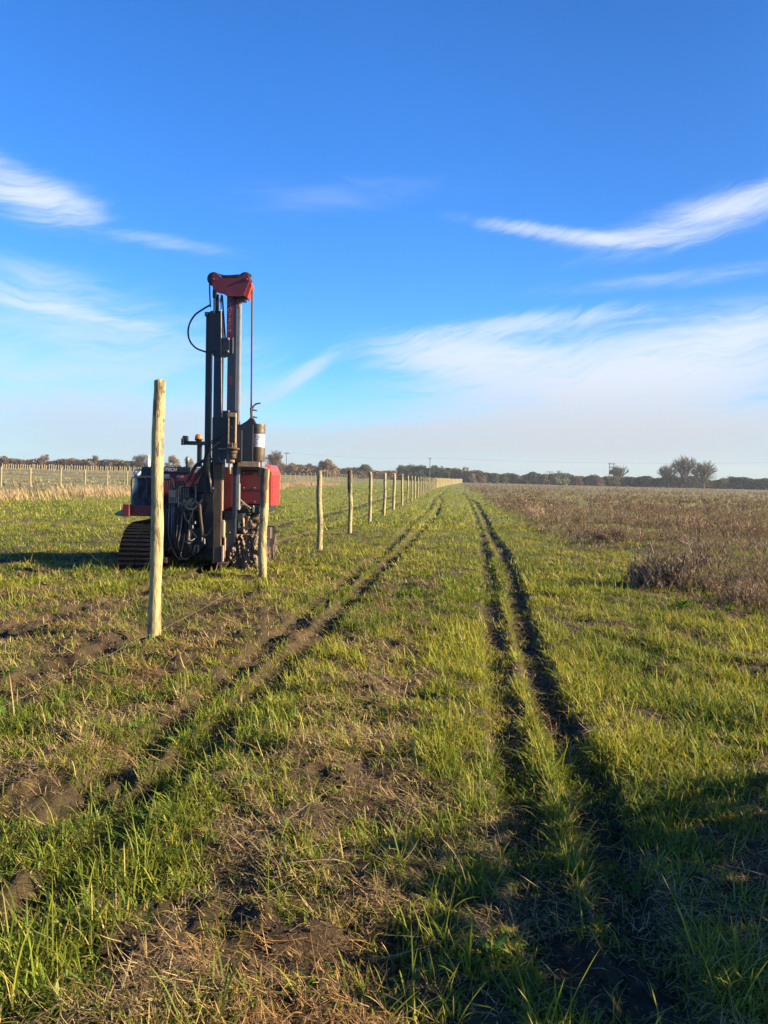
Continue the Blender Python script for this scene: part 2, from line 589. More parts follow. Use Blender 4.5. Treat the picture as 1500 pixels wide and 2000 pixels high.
def post_mat(name, bark=0.35, tint=(1, 1, 1)):
    """peeled softwood: pale yellow wood with strips of left-on bark, grain and knots"""
    m, w, out = new_mat(name)
    tc = w.n('ShaderNodeTexCoord')
    info = w.n('ShaderNodeObjectInfo')
    mp = w.n('ShaderNodeVectorMath', operation='ADD')
    w.nt.links.new(tc.outputs['Object'], mp.inputs[0])
    w.put(mp.inputs[1], w.xyz(w.m('MULTIPLY', info.outputs['Random'], 37.0), w.m('MULTIPLY', info.outputs['Random'], 11.0), w.m('MULTIPLY', info.outputs['Random'], 53.0)))
    st = w.n('ShaderNodeVectorMath', operation='MULTIPLY')
    w.nt.links.new(mp.outputs[0], st.inputs[0]); st.inputs[1].default_value = (1, 1, 0.16)
    grain = w.noise(st.outputs[0], 70, 4, 0.6)
    st2 = w.n('ShaderNodeVectorMath', operation='MULTIPLY')
    w.nt.links.new(mp.outputs[0], st2.inputs[0]); st2.inputs[1].default_value = (1, 1, 0.32)
    patch = w.noise(st2.outputs[0], 14, 5, 0.62, 0.4)
    blot = w.noise(mp.outputs[0], 5.5, 4, 0.6)
    wood = w.mix(w.ss(grain, 0.35, 0.68), (0.25 * tint[0], 0.200 * tint[1], 0.092 * tint[2]), (0.41 * tint[0], 0.350 * tint[1], 0.165 * tint[2]))
    wood = w.mix(w.m('MULTIPLY', w.ss(blot, 0.48, 0.72), 0.55), wood, (0.36, 0.21, 0.09))
    brk = w.m('MULTIPLY', w.ss(patch, 0.64 - bark * 0.2, 0.72 - bark * 0.2), 0.8)
    col = w.mix(brk, wood, (0.13, 0.085, 0.045))
    vor = w.n('ShaderNodeTexVoronoi')
    w.nt.links.new(mp.outputs[0], vor.inputs['Vector']); vor.inputs['Scale'].default_value = 7.5
    kn = w.ss(vor.outputs['Distance'], 0.17, 0.07)
    col = w.mix(w.m('MULTIPLY', kn, 0.85), col, (0.10, 0.055, 0.025))
    b = w.n('ShaderNodeBsdfPrincipled')
    w.put(b.inputs['Base Color'], col)
    b.inputs['Roughness'].default_value = 0.75
    b.inputs['Specular IOR Level'].default_value = 0.25
    bp = w.n('ShaderNodeBump')
    bp.inputs['Strength'].default_value = 0.6
    bp.inputs['Distance'].default_value = 0.012
    w.put(bp.inputs['Height'], w.m('ADD', grain, w.m('MULTIPLY', brk, 0.8)))
    w.nt.links.new(bp.outputs[0], b.inputs['Normal'])
    w.nt.links.new(b.outputs[0], out.inputs[0])
    return m


M = {
    'soil': ground_mat(),
    'grass': leaf_mat('grass_blades', 0.38, 0.55, 0.16),
    'straw': leaf_mat('dead_straw', 0.18, 0.75, 0.15),
    'weed': leaf_mat('dead_weeds', 0.15, 0.8, 0.15),
    'leaf': leaf_mat('leaves', 0.22, 0.6, 0.25),
    'bark': paint('tree_bark', (0.11, 0.085, 0.065), 0.9, dirt_amt=0.3, bump=0.4, scale=3),
    'post': post_mat('peeled_post', 0.62),
    'post_bark': post_mat('barky_post', 0.75),
    'dark_bark': paint('dark_post_bark', (0.085, 0.058, 0.036), 0.95, dirt=(0.20, 0.14, 0.08), dirt_amt=0.6, scale=14, bump=0.9),
    'stake': post_mat('grey_stake', 0.2, (1.0, 1.0, 1.05)),
    'red': paint('shaded_red_paint', (0.165, 0.015, 0.021), 0.5, dirt=(0.09, 0.05, 0.04), dirt_amt=0.6, scale=4, bump=0.05),  # darker copy of the machine's red, shade of the front put into the colour
    'red_lit': paint('sunlit_red_paint', (0.38, 0.032, 0.028), 0.45, dirt_amt=0.3, scale=4, bump=0.05),  # same red lightened for the faces in the sun
    'head_red': paint('faded_red_paint', (0.120, 0.012, 0.024), 0.4, dirt=(0.18, 0.05, 0.05), dirt_amt=0.4, scale=5, bump=0.05),
    'black': paint('black_steel', (0.014, 0.018, 0.026), 0.45, dirt=(0.038, 0.035, 0.032), dirt_amt=0.3, scale=7, bump=0.1),
    'navy': paint('dark_mast_steel', (0.016, 0.026, 0.048), 0.42, dirt=(0.035, 0.038, 0.046), dirt_amt=0.2, scale=5, bump=0.05),
    'steel': paint('worn_bright_steel', (0.23, 0.225, 0.215), 0.45, 0.2, dirt=(0.16, 0.13, 0.10), dirt_amt=0.6, scale=8, bump=0.1),
    'rust': paint('rusty_steel', (0.075, 0.046, 0.028), 0.7, 0.1, dirt=(0.15, 0.10, 0.06), dirt_amt=0.6, scale=6, bump=0.3),
    'tan': paint('muddy_lit_tan_steel', (0.36, 0.24, 0.145), 0.6, 0.0, dirt=(0.10, 0.07, 0.05), dirt_amt=0.6, scale=12, bump=0.3),  # muddy parts, and the painted lit edges of the post guide
    'mud': paint('dried_mud', (0.22, 0.145, 0.090), 0.95, dirt=(0.07, 0.045, 0.03), dirt_amt=0.9, scale=16, bump=0.9),
    'rubber': paint('black_rubber', (0.018, 0.018, 0.020), 0.6, dirt=(0.09, 0.07, 0.05), dirt_amt=0.4, scale=8, bump=0.2),
    'tread': paint('muddy_tread_rubber', (0.006, 0.006, 0.007), 0.85, dirt=(0.020, 0.017, 0.014), dirt_amt=0.5, spec=0.15, scale=7, bump=0.5),
    'tarp': paint('black_tarpaulin', (0.016, 0.020, 0.028), 0.45, dirt=(0.06, 0.06, 0.06), dirt_amt=0.3, scale=6, bump=0.5),
    'brass': paint('tarnished_cylinder', (0.12, 0.088, 0.052), 0.5, 0.4, dirt=(0.06, 0.042, 0.03), dirt_amt=0.7, scale=7, bump=0.15),
    'white': paint('white_plastic', (0.52, 0.51, 0.49), 0.5, dirt_amt=0.25, bump=0.05),
    'sticker': paint('white_sticker', (0.60, 0.58, 0.53), 0.5, dirt_amt=0.12, bump=0.0),
    'sticker_red': paint('red_print', (0.62, 0.05, 0.03), 0.5, dirt_amt=0.1, bump=0.0),
    'ink': paint('dark_print', (0.05, 0.05, 0.05), 0.6, dirt_amt=0.0, bump=0.0),
    'letter_dim': paint('faded_lettering', (0.22, 0.13, 0.16), 0.6, dirt_amt=0.4, bump=0.0),
    'letter': paint('silver_lettering', (0.52, 0.52, 0.55), 0.5, dirt_amt=0.3, bump=0.0),
    'amber': paint('amber_lens', (0.75, 0.16, 0.015), 0.2, dirt_amt=0.15, bump=0.0, spec=0.6),
    'yellow': paint('yellow_plastic', (0.65, 0.50, 0.04), 0.5, dirt_amt=0.2, bump=0.0),
    'pole': paint('grey_pole_wood', (0.14, 0.12, 0.10), 0.85, dirt_amt=0.3),
    'string': paint('pale_string', (0.26, 0.22, 0.16), 0.8, dirt_amt=0.1, bump=0.0),
}

# ------------------------------------------------------------------ the field
def build_field():
    ys = [-40, -25, -15, -9, -6, -4, -3, -2, -1, -0.4]
    y = 0.0
    while y < 3000:
        ys.append(y)
        y += 0.022 if y < 8 else 0.022 + (y - 8) * 0.0075
    ys = np.array(ys)
    u = np.concatenate([np.linspace(-9, -1.0, 40, endpoint=False), np.linspace(-1.0, 1.0, 620), np.linspace(1.0, 9, 41)[1:]])
    Y, U = np.meshgrid(ys, u, indexing='ij')
    X = U * (2.6 + np.abs(Y) * 0.62) + SLOPE * Y * 0.6
    x, yv = X.ravel(), Y.ravel()
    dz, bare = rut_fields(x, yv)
    z = zfun(x, yv, False) + dz
    nu, ny = len(u), len(ys)
    idx = np.arange(nu * ny).reshape(ny, nu)
    f = np.stack([idx[:-1, :-1], idx[:-1, 1:], idx[1:, 1:], idx[1:, :-1]], -1).reshape(-1, 4)
    g, s, wd, b = zones(x, yv, bare)
    L = x - SLOPE * yv
    soil = np.array([0.042, 0.028, 0.018])
    col = np.tile(soil, (len(x), 1))
    far = sst(yv, 7, 38)
    turf = np.array([0.175, 0.190, 0.036])
    k = (g * (0.10 + 0.8 * far))[:, None]
    col = col * (1 - k) + turf * k
    thatch = np.array([0.15, 0.098, 0.052])
    k = (s * 0.40 * (1 - bare) * sst(fbm(x, yv, 3.2, 3, 83), 0.33, 0.6))[:, None]
    col = col * (1 - k) + thatch * k
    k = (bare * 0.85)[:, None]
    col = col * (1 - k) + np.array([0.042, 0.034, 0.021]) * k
    # brown dead growth on the right, stubble and pale grass beyond the dry strip on the left
    wf = sst(L, 2.6, 4.5) * sst(yv, 14, 60) * (0.45 + 0.55 * sst(fbm(x * 0.5, yv, 0.16, 3, 73), 0.40, 0.58))
    pn = fbm(x, yv * 0.5, 0.12, 4, 71)
    brown = np.array([0.160, 0.130, 0.085])[None, :] * (0.75 + 0.6 * pn[:, None])
    k = (wf * 0.8)[:, None]
    col = col * (1 - k) + brown * k
    lf = sst(-L, 24, 29)
    st = np.array([0.20, 0.165, 0.075])[None, :] * (0.8 + 0.5 * pn[:, None])
    grn = sst(fbm(x * 0.3, yv, 0.11, 3, 77), 0.47, 0.6)[:, None]
    st = st * (1 - 0.65 * grn) + np.array([0.10, 0.125, 0.04]) * 0.65 * grn
    k = lf[:, None]
    col = col * (1 - k) + st * k
    o = np_mesh('field_ground', np.stack([x, yv, z], 1), f, M['soil'], col, smooth=True)
    tag(o, kind='structure')


build_field()


# ------------------------------------------------------------------ blades: each a thin strip bent over, coloured on its own
def blades(x, y, z, ln, wd, az, lean, bend, cols, seg=3, tipcol=None):
    """vertex, triangle and colour arrays for n blades"""
    n = len(x)
    lev = np.linspace(0, 1, seg + 1)
    hx = np.zeros((n, seg + 1)); hz = np.zeros((n, seg + 1))
    for i in range(seg):
        th = lean + bend * (i + 0.5) / seg
        hx[:, i + 1] = hx[:, i] + np.sin(th) * ln / seg
        hz[:, i + 1] = hz[:, i] + np.cos(th) * ln / seg
    ca, sa = np.cos(az), np.sin(az)
    ta = az + np.pi / 2 + np.random.uniform(-0.7, 0.7, n)
    wx, wy = np.cos(ta), np.sin(ta)
    nv = 2 * seg + 1
    V = np.zeros((n, nv, 3)); K = np.zeros((n, nv, 3))
    for i in range(seg):
        w = wd * (1 - 0.55 * lev[i] ** 1.5) * 0.5
        for s, j in ((-1, 2 * i), (1, 2 * i + 1)):
            V[:, j, 0] = x + ca * hx[:, i] + s * w * wx
            V[:, j, 1] = y + sa * hx[:, i] + s * w * wy
            V[:, j, 2] = z + hz[:, i]
    V[:, nv - 1, 0] = x + ca * hx[:, seg]; V[:, nv - 1, 1] = y + sa * hx[:, seg]; V[:, nv - 1, 2] = z + hz[:, seg]
    for j in range(nv):
        t = min(1.0, (j // 2) / seg)
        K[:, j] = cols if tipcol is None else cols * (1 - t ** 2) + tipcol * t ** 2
    tri = []
    for i in range(seg - 1):
        a = 2 * i
        tri += [(a, a + 1, a + 3), (a, a + 3, a + 2)]
    tri.append((2 * seg - 2, 2 * seg - 1, nv - 1))
    T = (np.array(tri)[None] + (np.arange(n) * nv)[:, None, None]).reshape(-1, 3)
    return V.reshape(-1, 3), T, K.reshape(-1, 3)


def join(parts):
    vs, fs, cs, k = [], [], [], 0
    for v, f, c in parts:
        vs.append(v); fs.append(f + k); cs.append(c); k += len(v)
    return np.vstack(vs), np.vstack(fs), np.vstack(cs)


def scatter(n, y0, y1, u0=-0.64, u1=0.64, power=1.0):
    """n random places in the wedge of ground in front of the camera, denser near"""
    t = np.random.rand(n)
    y = y0 * (y1 / y0) ** t if power == 1.0 else (y0 ** (1 - power) + t * (y1 ** (1 - power) - y0 ** (1 - power))) ** (1 / (1 - power))
    x = np.random.uniform(u0, u1, n) * (y + 0.55)
    return x, y


def grass_cols(n, yel):
    a = np.array([0.115, 0.180, 0.020]); b = np.array([0.405, 0.380, 0.050]); c = np.array([0.52, 0.42, 0.14])
    t = np.clip(np.random.normal(0.37, 0.28, n) + yel, 0, 1)[:, None]
    col = a * (1 - t) + b * t
    d = (np.random.rand(n) < 0.10)[:, None]
    col = np.where(d, c * np.random.uniform(0.6, 1.0, (n, 1)), col)
    return col * np.random.uniform(0.72, 1.22, (n, 1))


def build_grass():
    np.random.seed(11)
    parts = []

    def tufts(nt, y0, y1, per, ln, wd, rad, seg, power, amp=1.0):
        x, y = scatter(nt, y0, y1, power=power)
        g, s, wz, b = zones(x, y)
        L = x - SLOPE * y
        clump = fbm(x, y, 1.7, 3, 33) * 0.5 + fbm(x, y, 6.5 if y1 < 30 else 1.0, 2, 34) * 0.5
        keep = np.random.rand(nt) < g * sst(clump, 0.30 + 0.04 * (y < 10), 0.54) * (L > -27) * 1.05
        x, y, g, clump, L = x[keep], y[keep], g[keep], clump[keep], L[keep]
        # long sward at the near left, taller ridge between the two right-hand ruts
        tall = 0.70 + 0.45 * sst(clump, 0.4, 0.7) + 0.18 * np.exp(-((x + 1.1) / 0.75) ** 2 - ((y - 2.0) / 0.9) ** 2)
        tall = tall * (0.45 + 0.55 * np.clip(g, 0, 1)) * (1 - 0.62 * np.clip(b[keep] * 2.2, 0, 1))
        tid = np.repeat(np.arange(len(x)), per)
        n = len(tid)
        a = np.random.rand(n) * 2 * np.pi
        r = np.sqrt(np.random.rand(n)) * rad
        bx, by = x[tid] + r * np.cos(a), y[tid] + r * np.sin(a)
        bz = zfun(bx, by) - 0.004
        az = a + np.random.normal(0, 0.9, n)
        yl = (fbm(x, y, 0.9, 3, 55) - 0.5)[tid] * 1.3 + 0.10 * sst(by, 5, 25)
        l = ln * (0.30 + np.random.gamma(1.7, 0.36, n)) * tall[tid] * amp
        w = wd * np.random.uniform(0.6, 1.35, n)
        broad = np.random.rand(n) < 0.07                      # clover and plantain leaves among the grass
        w = np.where(broad, w * 2.6, w); l = np.where(broad, l * 0.55, l)
        lean = np.abs(np.random.normal(0.25, 0.32, n)); bend = np.random.gamma(2.0, 0.66, n)
        flat = np.random.rand(n) < 0.16                        # trodden and wind-laid blades
        lean = np.where(flat, np.random.uniform(0.9, 1.5, n), lean); bend = np.where(flat, bend * 0.3, bend)
        c = grass_cols(n, yl)
        c = np.where(broad[:, None], c * np.array([0.55, 0.85, 0.8]), c)
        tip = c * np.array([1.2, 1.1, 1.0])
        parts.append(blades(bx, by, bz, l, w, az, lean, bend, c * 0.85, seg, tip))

    tufts(28000, 1.0, 4.2, 6, 0.092, 0.0050, 0.032, 5, 0.0)
    tufts(46000, 3.8, 10.0, 6, 0.088, 0.0062, 0.045, 3, 0.6)
    tufts(46000, 9.0, 24.0, 6, 0.085, 0.011, 0.09, 2, 0.9)
    tufts(26000, 22.0, 70.0, 5, 0.11, 0.030, 0.25, 2, 1.1)
    tufts(12000, 60.0, 220.0, 4, 0.14, 0.09, 0.6, 2, 1.2)
    v, f, c = join(parts)
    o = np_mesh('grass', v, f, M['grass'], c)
    tag(o, 'short green grass growing over the field and between the ruts', 'grass', kind='stuff')


build_grass()


def build_straw():
    np.random.seed(12)
    parts = []

    def lay(n, y0, y1, ln, wd, power):
        x, y = scatter(n, y0, y1, power=power)
        g, s, wz, b = zones(x, y)
        cl = fbm(x, y, 3.2, 3, 83)
        keep = np.random.rand(n) < np.clip(s * 1.15, 0.26, 1) * (0.38 + 0.62 * sst(cl, 0.33, 0.60)) * (1 - 0.25 * b)
        x, y, s, cl = x[keep], y[keep], s[keep], cl[keep]
        n = len(x)
        z = zfun(x, y) + np.random.rand(n) ** 1.6 * 0.045 * (0.3 + s) * sst(cl, 0.38, 0.7)
        l = ln * np.random.gamma(3, 0.33, n)
        w = wd * np.random.uniform(0.5, 1.5, n)
        lean = np.random.uniform(0.9, 1.62, n); bend = np.random.uniform(-0.8, 1.2, n)
        az = np.random.rand(n) * 2 * np.pi
        a = np.array([0.37, 0.255, 0.112]); d = np.array([0.13, 0.080, 0.040]); p = np.array([0.60, 0.47, 0.215])
        t = np.random.rand(n, 1)
        c = np.where(t < 0.45, d + (a - d) * t / 0.45, a + (p - a) * ((t - 0.45) / 0.55) ** 2.0)
        red = sst(fbm(x, y, 1.3, 2, 97), 0.5, 0.75)[:, None]
        c = c * (1 - red * np.array([0.05, 0.22, 0.34])) * np.random.uniform(0.65, 1.15, (n, 1))
        parts.append(blades(x, y, z, l, w, az, lean, bend, c, 3 if y1 < 12 else 2))

    lay(130000, 1.0, 4.2, 0.048, 0.0027, 0.0)
    lay(160000, 3.8, 11.0, 0.062, 0.0044, 0.6)
    lay(50000, 10.0, 30.0, 0.13, 0.011, 0.9)
    # a few long pale stalks lying about
    x, y = scatter(170, 1.1, 9.0, power=0.5)
    n = len(x)
    c = np.array([0.42, 0.31, 0.17]) * np.random.uniform(0.55, 1.1, (n, 1))
    parts.append(blades(x, y, zfun(x, y) + 0.015, np.random.uniform(0.12, 0.34, n), np.random.uniform(0.003, 0.006, n), np.random.rand(n) * 6.28,
                        np.random.uniform(1.1, 1.5, n), np.random.uniform(-0.1, 0.35, n), c, 4))
    v, f, c = join(parts)
    o = np_mesh('dead_straw', v, f, M['straw'], c)
    tag(o, 'tan cut straw lying between the grass and on the ruts', 'straw', kind='stuff')


build_straw()


def build_clods():
    """crumbled earth in the ruts and on the churned ground"""
    np.random.seed(17)
    x, y = scatter(60000, 1.1, 15.0, power=0.7)
    b = zones(x, y)[3]
    dryness = zones(x, y, b)[1]
    keep = np.random.rand(len(x)) < np.clip(b * 0.9 + 0.10 * dryness, 0, 0.8)
    x, y = x[keep], y[keep]
    n = len(x)
    r = (0.004 + 0.010 * np.random.rand(n) ** 3 + 0.006 * np.random.rand(n)) * (0.7 + y * 0.06)
    base = np.array([(0, 0, 1), (1, 0, .1), (0.2, 1, 0), (-1, .1, .1), (-.1, -1, 0), (0, 0, -.6)], float)
    V = base[None] * np.random.uniform(0.6, 1.35, (n, 6, 3)) * r[:, None, None]
    a = np.random.rand(n) * 6.28
    ca, sa = np.cos(a)[:, None], np.sin(a)[:, None]
    V = np.stack([V[:, :, 0] * ca - V[:, :, 1] * sa + x[:, None], V[:, :, 0] * sa + V[:, :, 1] * ca + y[:, None], V[:, :, 2] + (zfun(x, y) + r * 0.25)[:, None]], 2)
    t = np.array([(0, 1, 2), (0, 2, 3), (0, 3, 4), (0, 4, 1), (5, 2, 1), (5, 3, 2), (5, 4, 3), (5, 1, 4)])
    T = (t[None] + 6 * np.arange(n)[:, None, None]).reshape(-1, 3)
    c = np.repeat(np.array([0.060, 0.042, 0.027])[None] * np.random.uniform(0.5, 1.6, (n, 1)), 6, axis=0)
    o = np_mesh('soil_crumbs', V.reshape(-1, 3), T, M['soil'], c)
    tag(o, 'dark crumbs of earth in the ruts and on the churned ground', 'soil', kind='stuff')


build_clods()


# ------------------------------------------------------------------ dead weeds of the right-hand field
def weed_template(seed, h=0.6, spread=0.6, nst=6, tw=(7, 12)):
    """stalks, side twigs, seed heads and shrivelled leaves of one dead weed, as blade arrays about the origin"""
    r = np.random.RandomState(seed)
    X, Y, Z, L, W, A, LE, BE, K = [], [], [], [], [], [], [], [], []
    stem = np.array([0.205, 0.155, 0.115]); leaf = np.array([0.155, 0.118, 0.090]); pale = np.array([0.42, 0.33, 0.21])
    for s in range(nst):
        az = r.rand() * 6.28; le = r.uniform(0.05, spread); l = h * r.uniform(0.55, 1.1)
        ox, oy = r.normal(0, 0.05, 2)
        X.append(ox); Y.append(oy); Z.append(0); L.append(l); W.append(0.010); A.append(az); LE.append(le); BE.append(r.uniform(0, .3)); K.append(stem)
        for q in range(r.randint(*tw)):
            t = r.uniform(0.2, 1.0)
            X.append(ox + math.cos(az) * math.sin(le + .1) * l * t); Y.append(oy + math.sin(az) * math.sin(le + .1) * l * t); Z.append(math.cos(le + .1) * l * t)
            L.append(r.uniform(0.05, 0.20) * h / 0.6); W.append(r.uniform(0.006, 0.024)); A.append(r.rand() * 6.28); LE.append(r.uniform(0.1, 1.5)); BE.append(r.uniform(-.4, 1.0))
            K.append((leaf if r.rand() < 0.72 else pale) * r.uniform(0.6, 1.25))
    return [np.array(q, float) for q in (X, Y, Z, L, W, A, LE, BE)] + [np.array(K)]


def stamp(templates, x, y, z, sc, rot, wide, tint):
    parts = []
    pick = np.random.randint(0, len(templates), len(x))
    for k, t in enumerate(templates):
        m = np.where(pick == k)[0]
        if not len(m):
            continue
        tx, ty, tz, tl, tw, ta, tle, tbe, tk = t
        c, s = np.cos(rot[m])[:, None], np.sin(rot[m])[:, None]
        S = sc[m][:, None]
        X = x[m][:, None] + (tx * c - ty * s) * S
        Y = y[m][:, None] + (tx * s + ty * c) * S
        Z = z[m][:, None] + tz * S
        rep = lambda q: np.broadcast_to(q, X.shape).ravel()
        K = (tk[None] * tint[m][:, None, :]).reshape(-1, 3)
        parts.append(blades(X.ravel(), Y.ravel(), Z.ravel(), (tl * S).ravel(), (tw * S * wide[m][:, None]).ravel(), (ta + rot[m][:, None]).ravel(), rep(tle), rep(tbe), K, 2))
    return parts


WEEDS = [weed_template(s, 0.6, 0.65, 6) for s in range(6)]


def build_weeds():
    np.random.seed(13)
    parts = []

    def strew(n, y0, y1, sc, wide, power, u0=0.08, u1=0.66):
        x, y = scatter(n, y0, y1, u0, u1, power)
        w = zones(x, y)[2]
        cl = fbm(x, y, 0.30, 3, 29)
        keep = np.random.rand(n) < w * (0.18 + 0.82 * sst(cl, 0.28, 0.58))
        x, y, cl = x[keep], y[keep], cl[keep]
        n = len(x)
        hue = fbm(x, y, 0.16, 3, 37)[:, None]
        tint = np.random.uniform(0.75, 1.25, (n, 1)) * (np.array([1.0, 0.92, 0.80]) * (1 - hue) + np.array([1.12, 0.97, 0.88]) * hue)
        parts.extend(stamp(WEEDS, x, y, zfun(x, y) - 0.02, sc * np.random.uniform(0.45, 1.1, n) * (0.6 + 0.7 * sst(cl, .35, .7)), np.random.rand(n) * 6.28, np.full(n, wide), tint))

    strew(3000, 8.0, 16.0, 0.52, 1.0, 0.3)
    strew(6500, 14.0, 42.0, 0.62, 1.2, 0.8)
    strew(5600, 38.0, 260.0, 0.70, 3.0, 1.0)
    # the tall ragged edge that lines the track
    n = 900
    y = 16 * (150 / 16) ** np.random.rand(n)
    x = SLOPE * y + 2.6 + np.random.rand(n) ** 1.2 * 5.0 + (fbm(y, y * 0, 0.35, 3, 63) - 0.5) * 1.6
    keep = np.random.rand(n) < 0.06 + 0.9 * sst(fbm(x, y, 0.42, 3, 65), 0.44, 0.60)
    x, y = x[keep], y[keep]
    n = len(x)
    parts.extend(stamp(WEEDS, x, y, zfun(x, y) - 0.02, np.random.uniform(0.3, 0.85, n), np.random.rand(n) * 6.28, 0.9 + y / 60, np.random.uniform(0.6, 1.3, (n, 1)) * np.array([1.0, 0.95, 0.95])))
    v, f, c = join(parts)
    o = np_mesh('dead_weeds', v, f, M['weed'], c)
    tag(o, 'brown dead weeds covering the field right of the ruts', 'weeds', kind='stuff')


build_weeds()


def weed_bush(px, py, hpx, wpx, seed, label, name='dead_weed_bush', tint=(1, 1, 1), lean=0.6, n=26):
    """one big dead weed clump standing apart: twiggy stalks > dry leaves"""
    np.random.seed(seed)
    x0, y0 = gnd(px, py)
    H, Wd = hpx * y0 / F, wpx * y0 / F
    T = [weed_template(seed * 10 + q, 0.6, lean, 5, (20, 28)) for q in range(4)]
    a = np.random.rand(n) * 6.28; r = np.sqrt(np.random.rand(n)) * Wd * 0.42
    x, y = x0 + r * np.cos(a), y0 + r * np.sin(a) * 0.8 + 0.1
    sc = H / 0.6 * (1.05 - 0.55 * (r / (Wd * 0.42)) ** 2) * np.random.uniform(0.7, 1.05, n)
    v, f, c = join(stamp(T, x, y, zfun(x, y) - 0.02, sc, np.random.rand(n) * 6.28, np.full(n, 0.85), np.array(tint)[None] * np.random.uniform(0.7, 1.3, (n, 1))))
    z0 = z1(x0, y0)
    o = np_mesh(name, v - np.array([x0, y0, z0]), f, M['weed'], c)
    o.location = (x0, y0, z0)
    tag(o, label, 'dead weed', 'large dead weeds at the edge of the field')


weed_bush(1292, 1152, 96, 150, 1, 'big twiggy brown dead weed, the tallest and nearest at the edge of the grass', tint=(0.95, 0.92, 0.98), n=40)
weed_bush(1425, 1158, 62, 170, 2, 'low spreading brown dead weed just right of the tallest twiggy one', tint=(0.88, 0.84, 0.86), n=32)
weed_bush(1045, 1006, 26, 54, 3, 'pale straw coloured dead tuft with splayed stalks beside the ruts, far up the track', tint=(2.3, 2.3, 2.2), lean=1.0, n=14)
weed_bush(1190, 1062, 44, 90, 4, 'mid sized reddish brown dead weed behind the tallest twiggy one', tint=(0.95, 0.82, 0.78), n=26)


weed_bush(1385, 1112, 62, 150, 5, 'loose greyish dead weed standing behind the tallest twiggy one, to its right', tint=(1.0, 0.94, 0.95), n=26)
weed_bush(1140, 1048, 34, 110, 6, 'low brown dead weed patch left of the reddish one, nearest the right-hand ruts', tint=(1.0, 0.88, 0.84), n=22)
weed_bush(1470, 1185, 58, 120, 7, 'brown dead weed nearest the right picture edge, before the low spreading one', tint=(0.95, 0.86, 0.84), n=22)


def leafy_weed(px, py, size, n, seed, label):
    """rosette of broad leaves close to the ground"""
    r = random.Random(seed)
    x0, y0 = gnd(px, py)
    z0 = z1(x0, y0)
    vs, fs, cs = [], [], []
    for i in range(n):
        az = 2 * math.pi * i / n + r.uniform(-.5, .5); l = size * r.uniform(0.6, 1.1); w = l * r.uniform(0.26, 0.36); le = r.uniform(0.15, 1.15)
        k0 = len(vs); px_, pz = 0.0, 0.0
        col = np.array([0.055, 0.13, 0.022]) * r.uniform(0.7, 1.3)
        m = 6
        for j in range(m + 1):
            t = j / m
            ww = w * (0.12 + math.sin(math.pi * min(1, t * 0.93 + 0.05)) ** 0.8) * 0.5
            for s in (-1, 0, 1):
                up = 0.012 * abs(s) * size / 0.15
                vs.append((math.cos(az) * px_ - math.sin(az) * ww * s, math.sin(az) * px_ + math.cos(az) * ww * s, pz + up + r.uniform(-.003, .003)))
                cs.append(col * (1.25 if s == 0 else 1))
            th = le + t * 0.9
            px_ += math.sin(th) * l / m; pz += math.cos(th) * l / m
        for j in range(m):
            for s in (0, 1):
                a = k0 + j * 3 + s
                fs.append((a, a + 1, a + 4, a + 3))
    o = np_mesh('dock_plant', np.array(vs), np.array(fs), M['grass'], np.array(cs), smooth=True)
    o.location = (x0, y0, z0)
    tag(o, label, 'weed plant', 'broad leaved weeds in the grass')


leafy_weed(345, 1442, 0.085, 8, 1, 'small broad leaved weed sprouting in the left rut near the camera')
leafy_weed(532, 1352, 0.085, 7, 2, 'green dock plant between the straw and the left ruts')
leafy_weed(1130, 1720, 0.075, 6, 3, 'small dock plant on the grassy ridge between the right ruts')
leafy_weed(1172, 1818, 0.06, 5, 4, 'dock leaves standing at the shaded near end of the ridge')
leafy_weed(962, 1885, 0.08, 6, 5, 'broad green leaves at the bottom edge, in the shaded straw left of the ruts')
leafy_weed(1330, 1192, 0.13, 24, 6, 'large green leafy weed at the foot of the tallest dead weed')
leafy_weed(1240, 1735, 0.085, 5, 7, 'lone pale leafed weed in the dark right rut')


def dry_strip():
    """tall tan grass along the bank on the left"""
    np.random.seed(14)
    n = 30000
    y = np.random.uniform(16, 130, n) ** 1.0
    L = np.random.normal(-21.5, 1.5, n)
    x = L + SLOPE * y
    cl = fbm(x, y, 0.35, 4, 15)
    keep = np.random.rand(n) < sst(cl, 0.42, 0.66)
    x, y, cl = x[keep], y[keep], cl[keep]
    n = len(x)
    c = np.array([0.34, 0.245, 0.135]) * np.random.uniform(0.65, 1.25, (n, 1))
    v, f, c = blades(x, y, zfun(x, y), np.random.uniform(0.22, 0.62, n) * (0.6 + cl), np.random.uniform(0.012, 0.035, n), np.random.normal(3.0, 0.9, n),
                     np.random.uniform(0.1, 0.5, n), np.random.uniform(0.1, 0.9, n), c, 3)
    o = np_mesh('dry_bank_grass', v, f, M['straw'], c)
    tag(o, 'tall tan dry grass along the bank before the far left fence', 'dry grass', kind='stuff')
    # paler stubble tufts of the field beyond
    n = 9000
    y = 40 * (300 / 40) ** np.random.rand(n)
    L = -np.random.uniform(26, 150, n)
    x = L + SLOPE * y
    c = np.array([0.26, 0.21, 0.10]) * np.random.uniform(0.6, 1.3, (n, 1))
    v, f, c = blades(x, y, zfun(x, y), np.random.uniform(0.15, 0.4, n), np.random.uniform(0.06, 0.16, n), np.random.rand(n) * 6.28, np.random.uniform(0.1, 0.6, n), np.random.uniform(0, .8, n), c, 2)
    o = np_mesh('stubble', v, f, M['straw'], c)
    tag(o, 'pale rough stubble of the field beyond the far left fence', 'stubble', kind='stuff')


dry_strip()


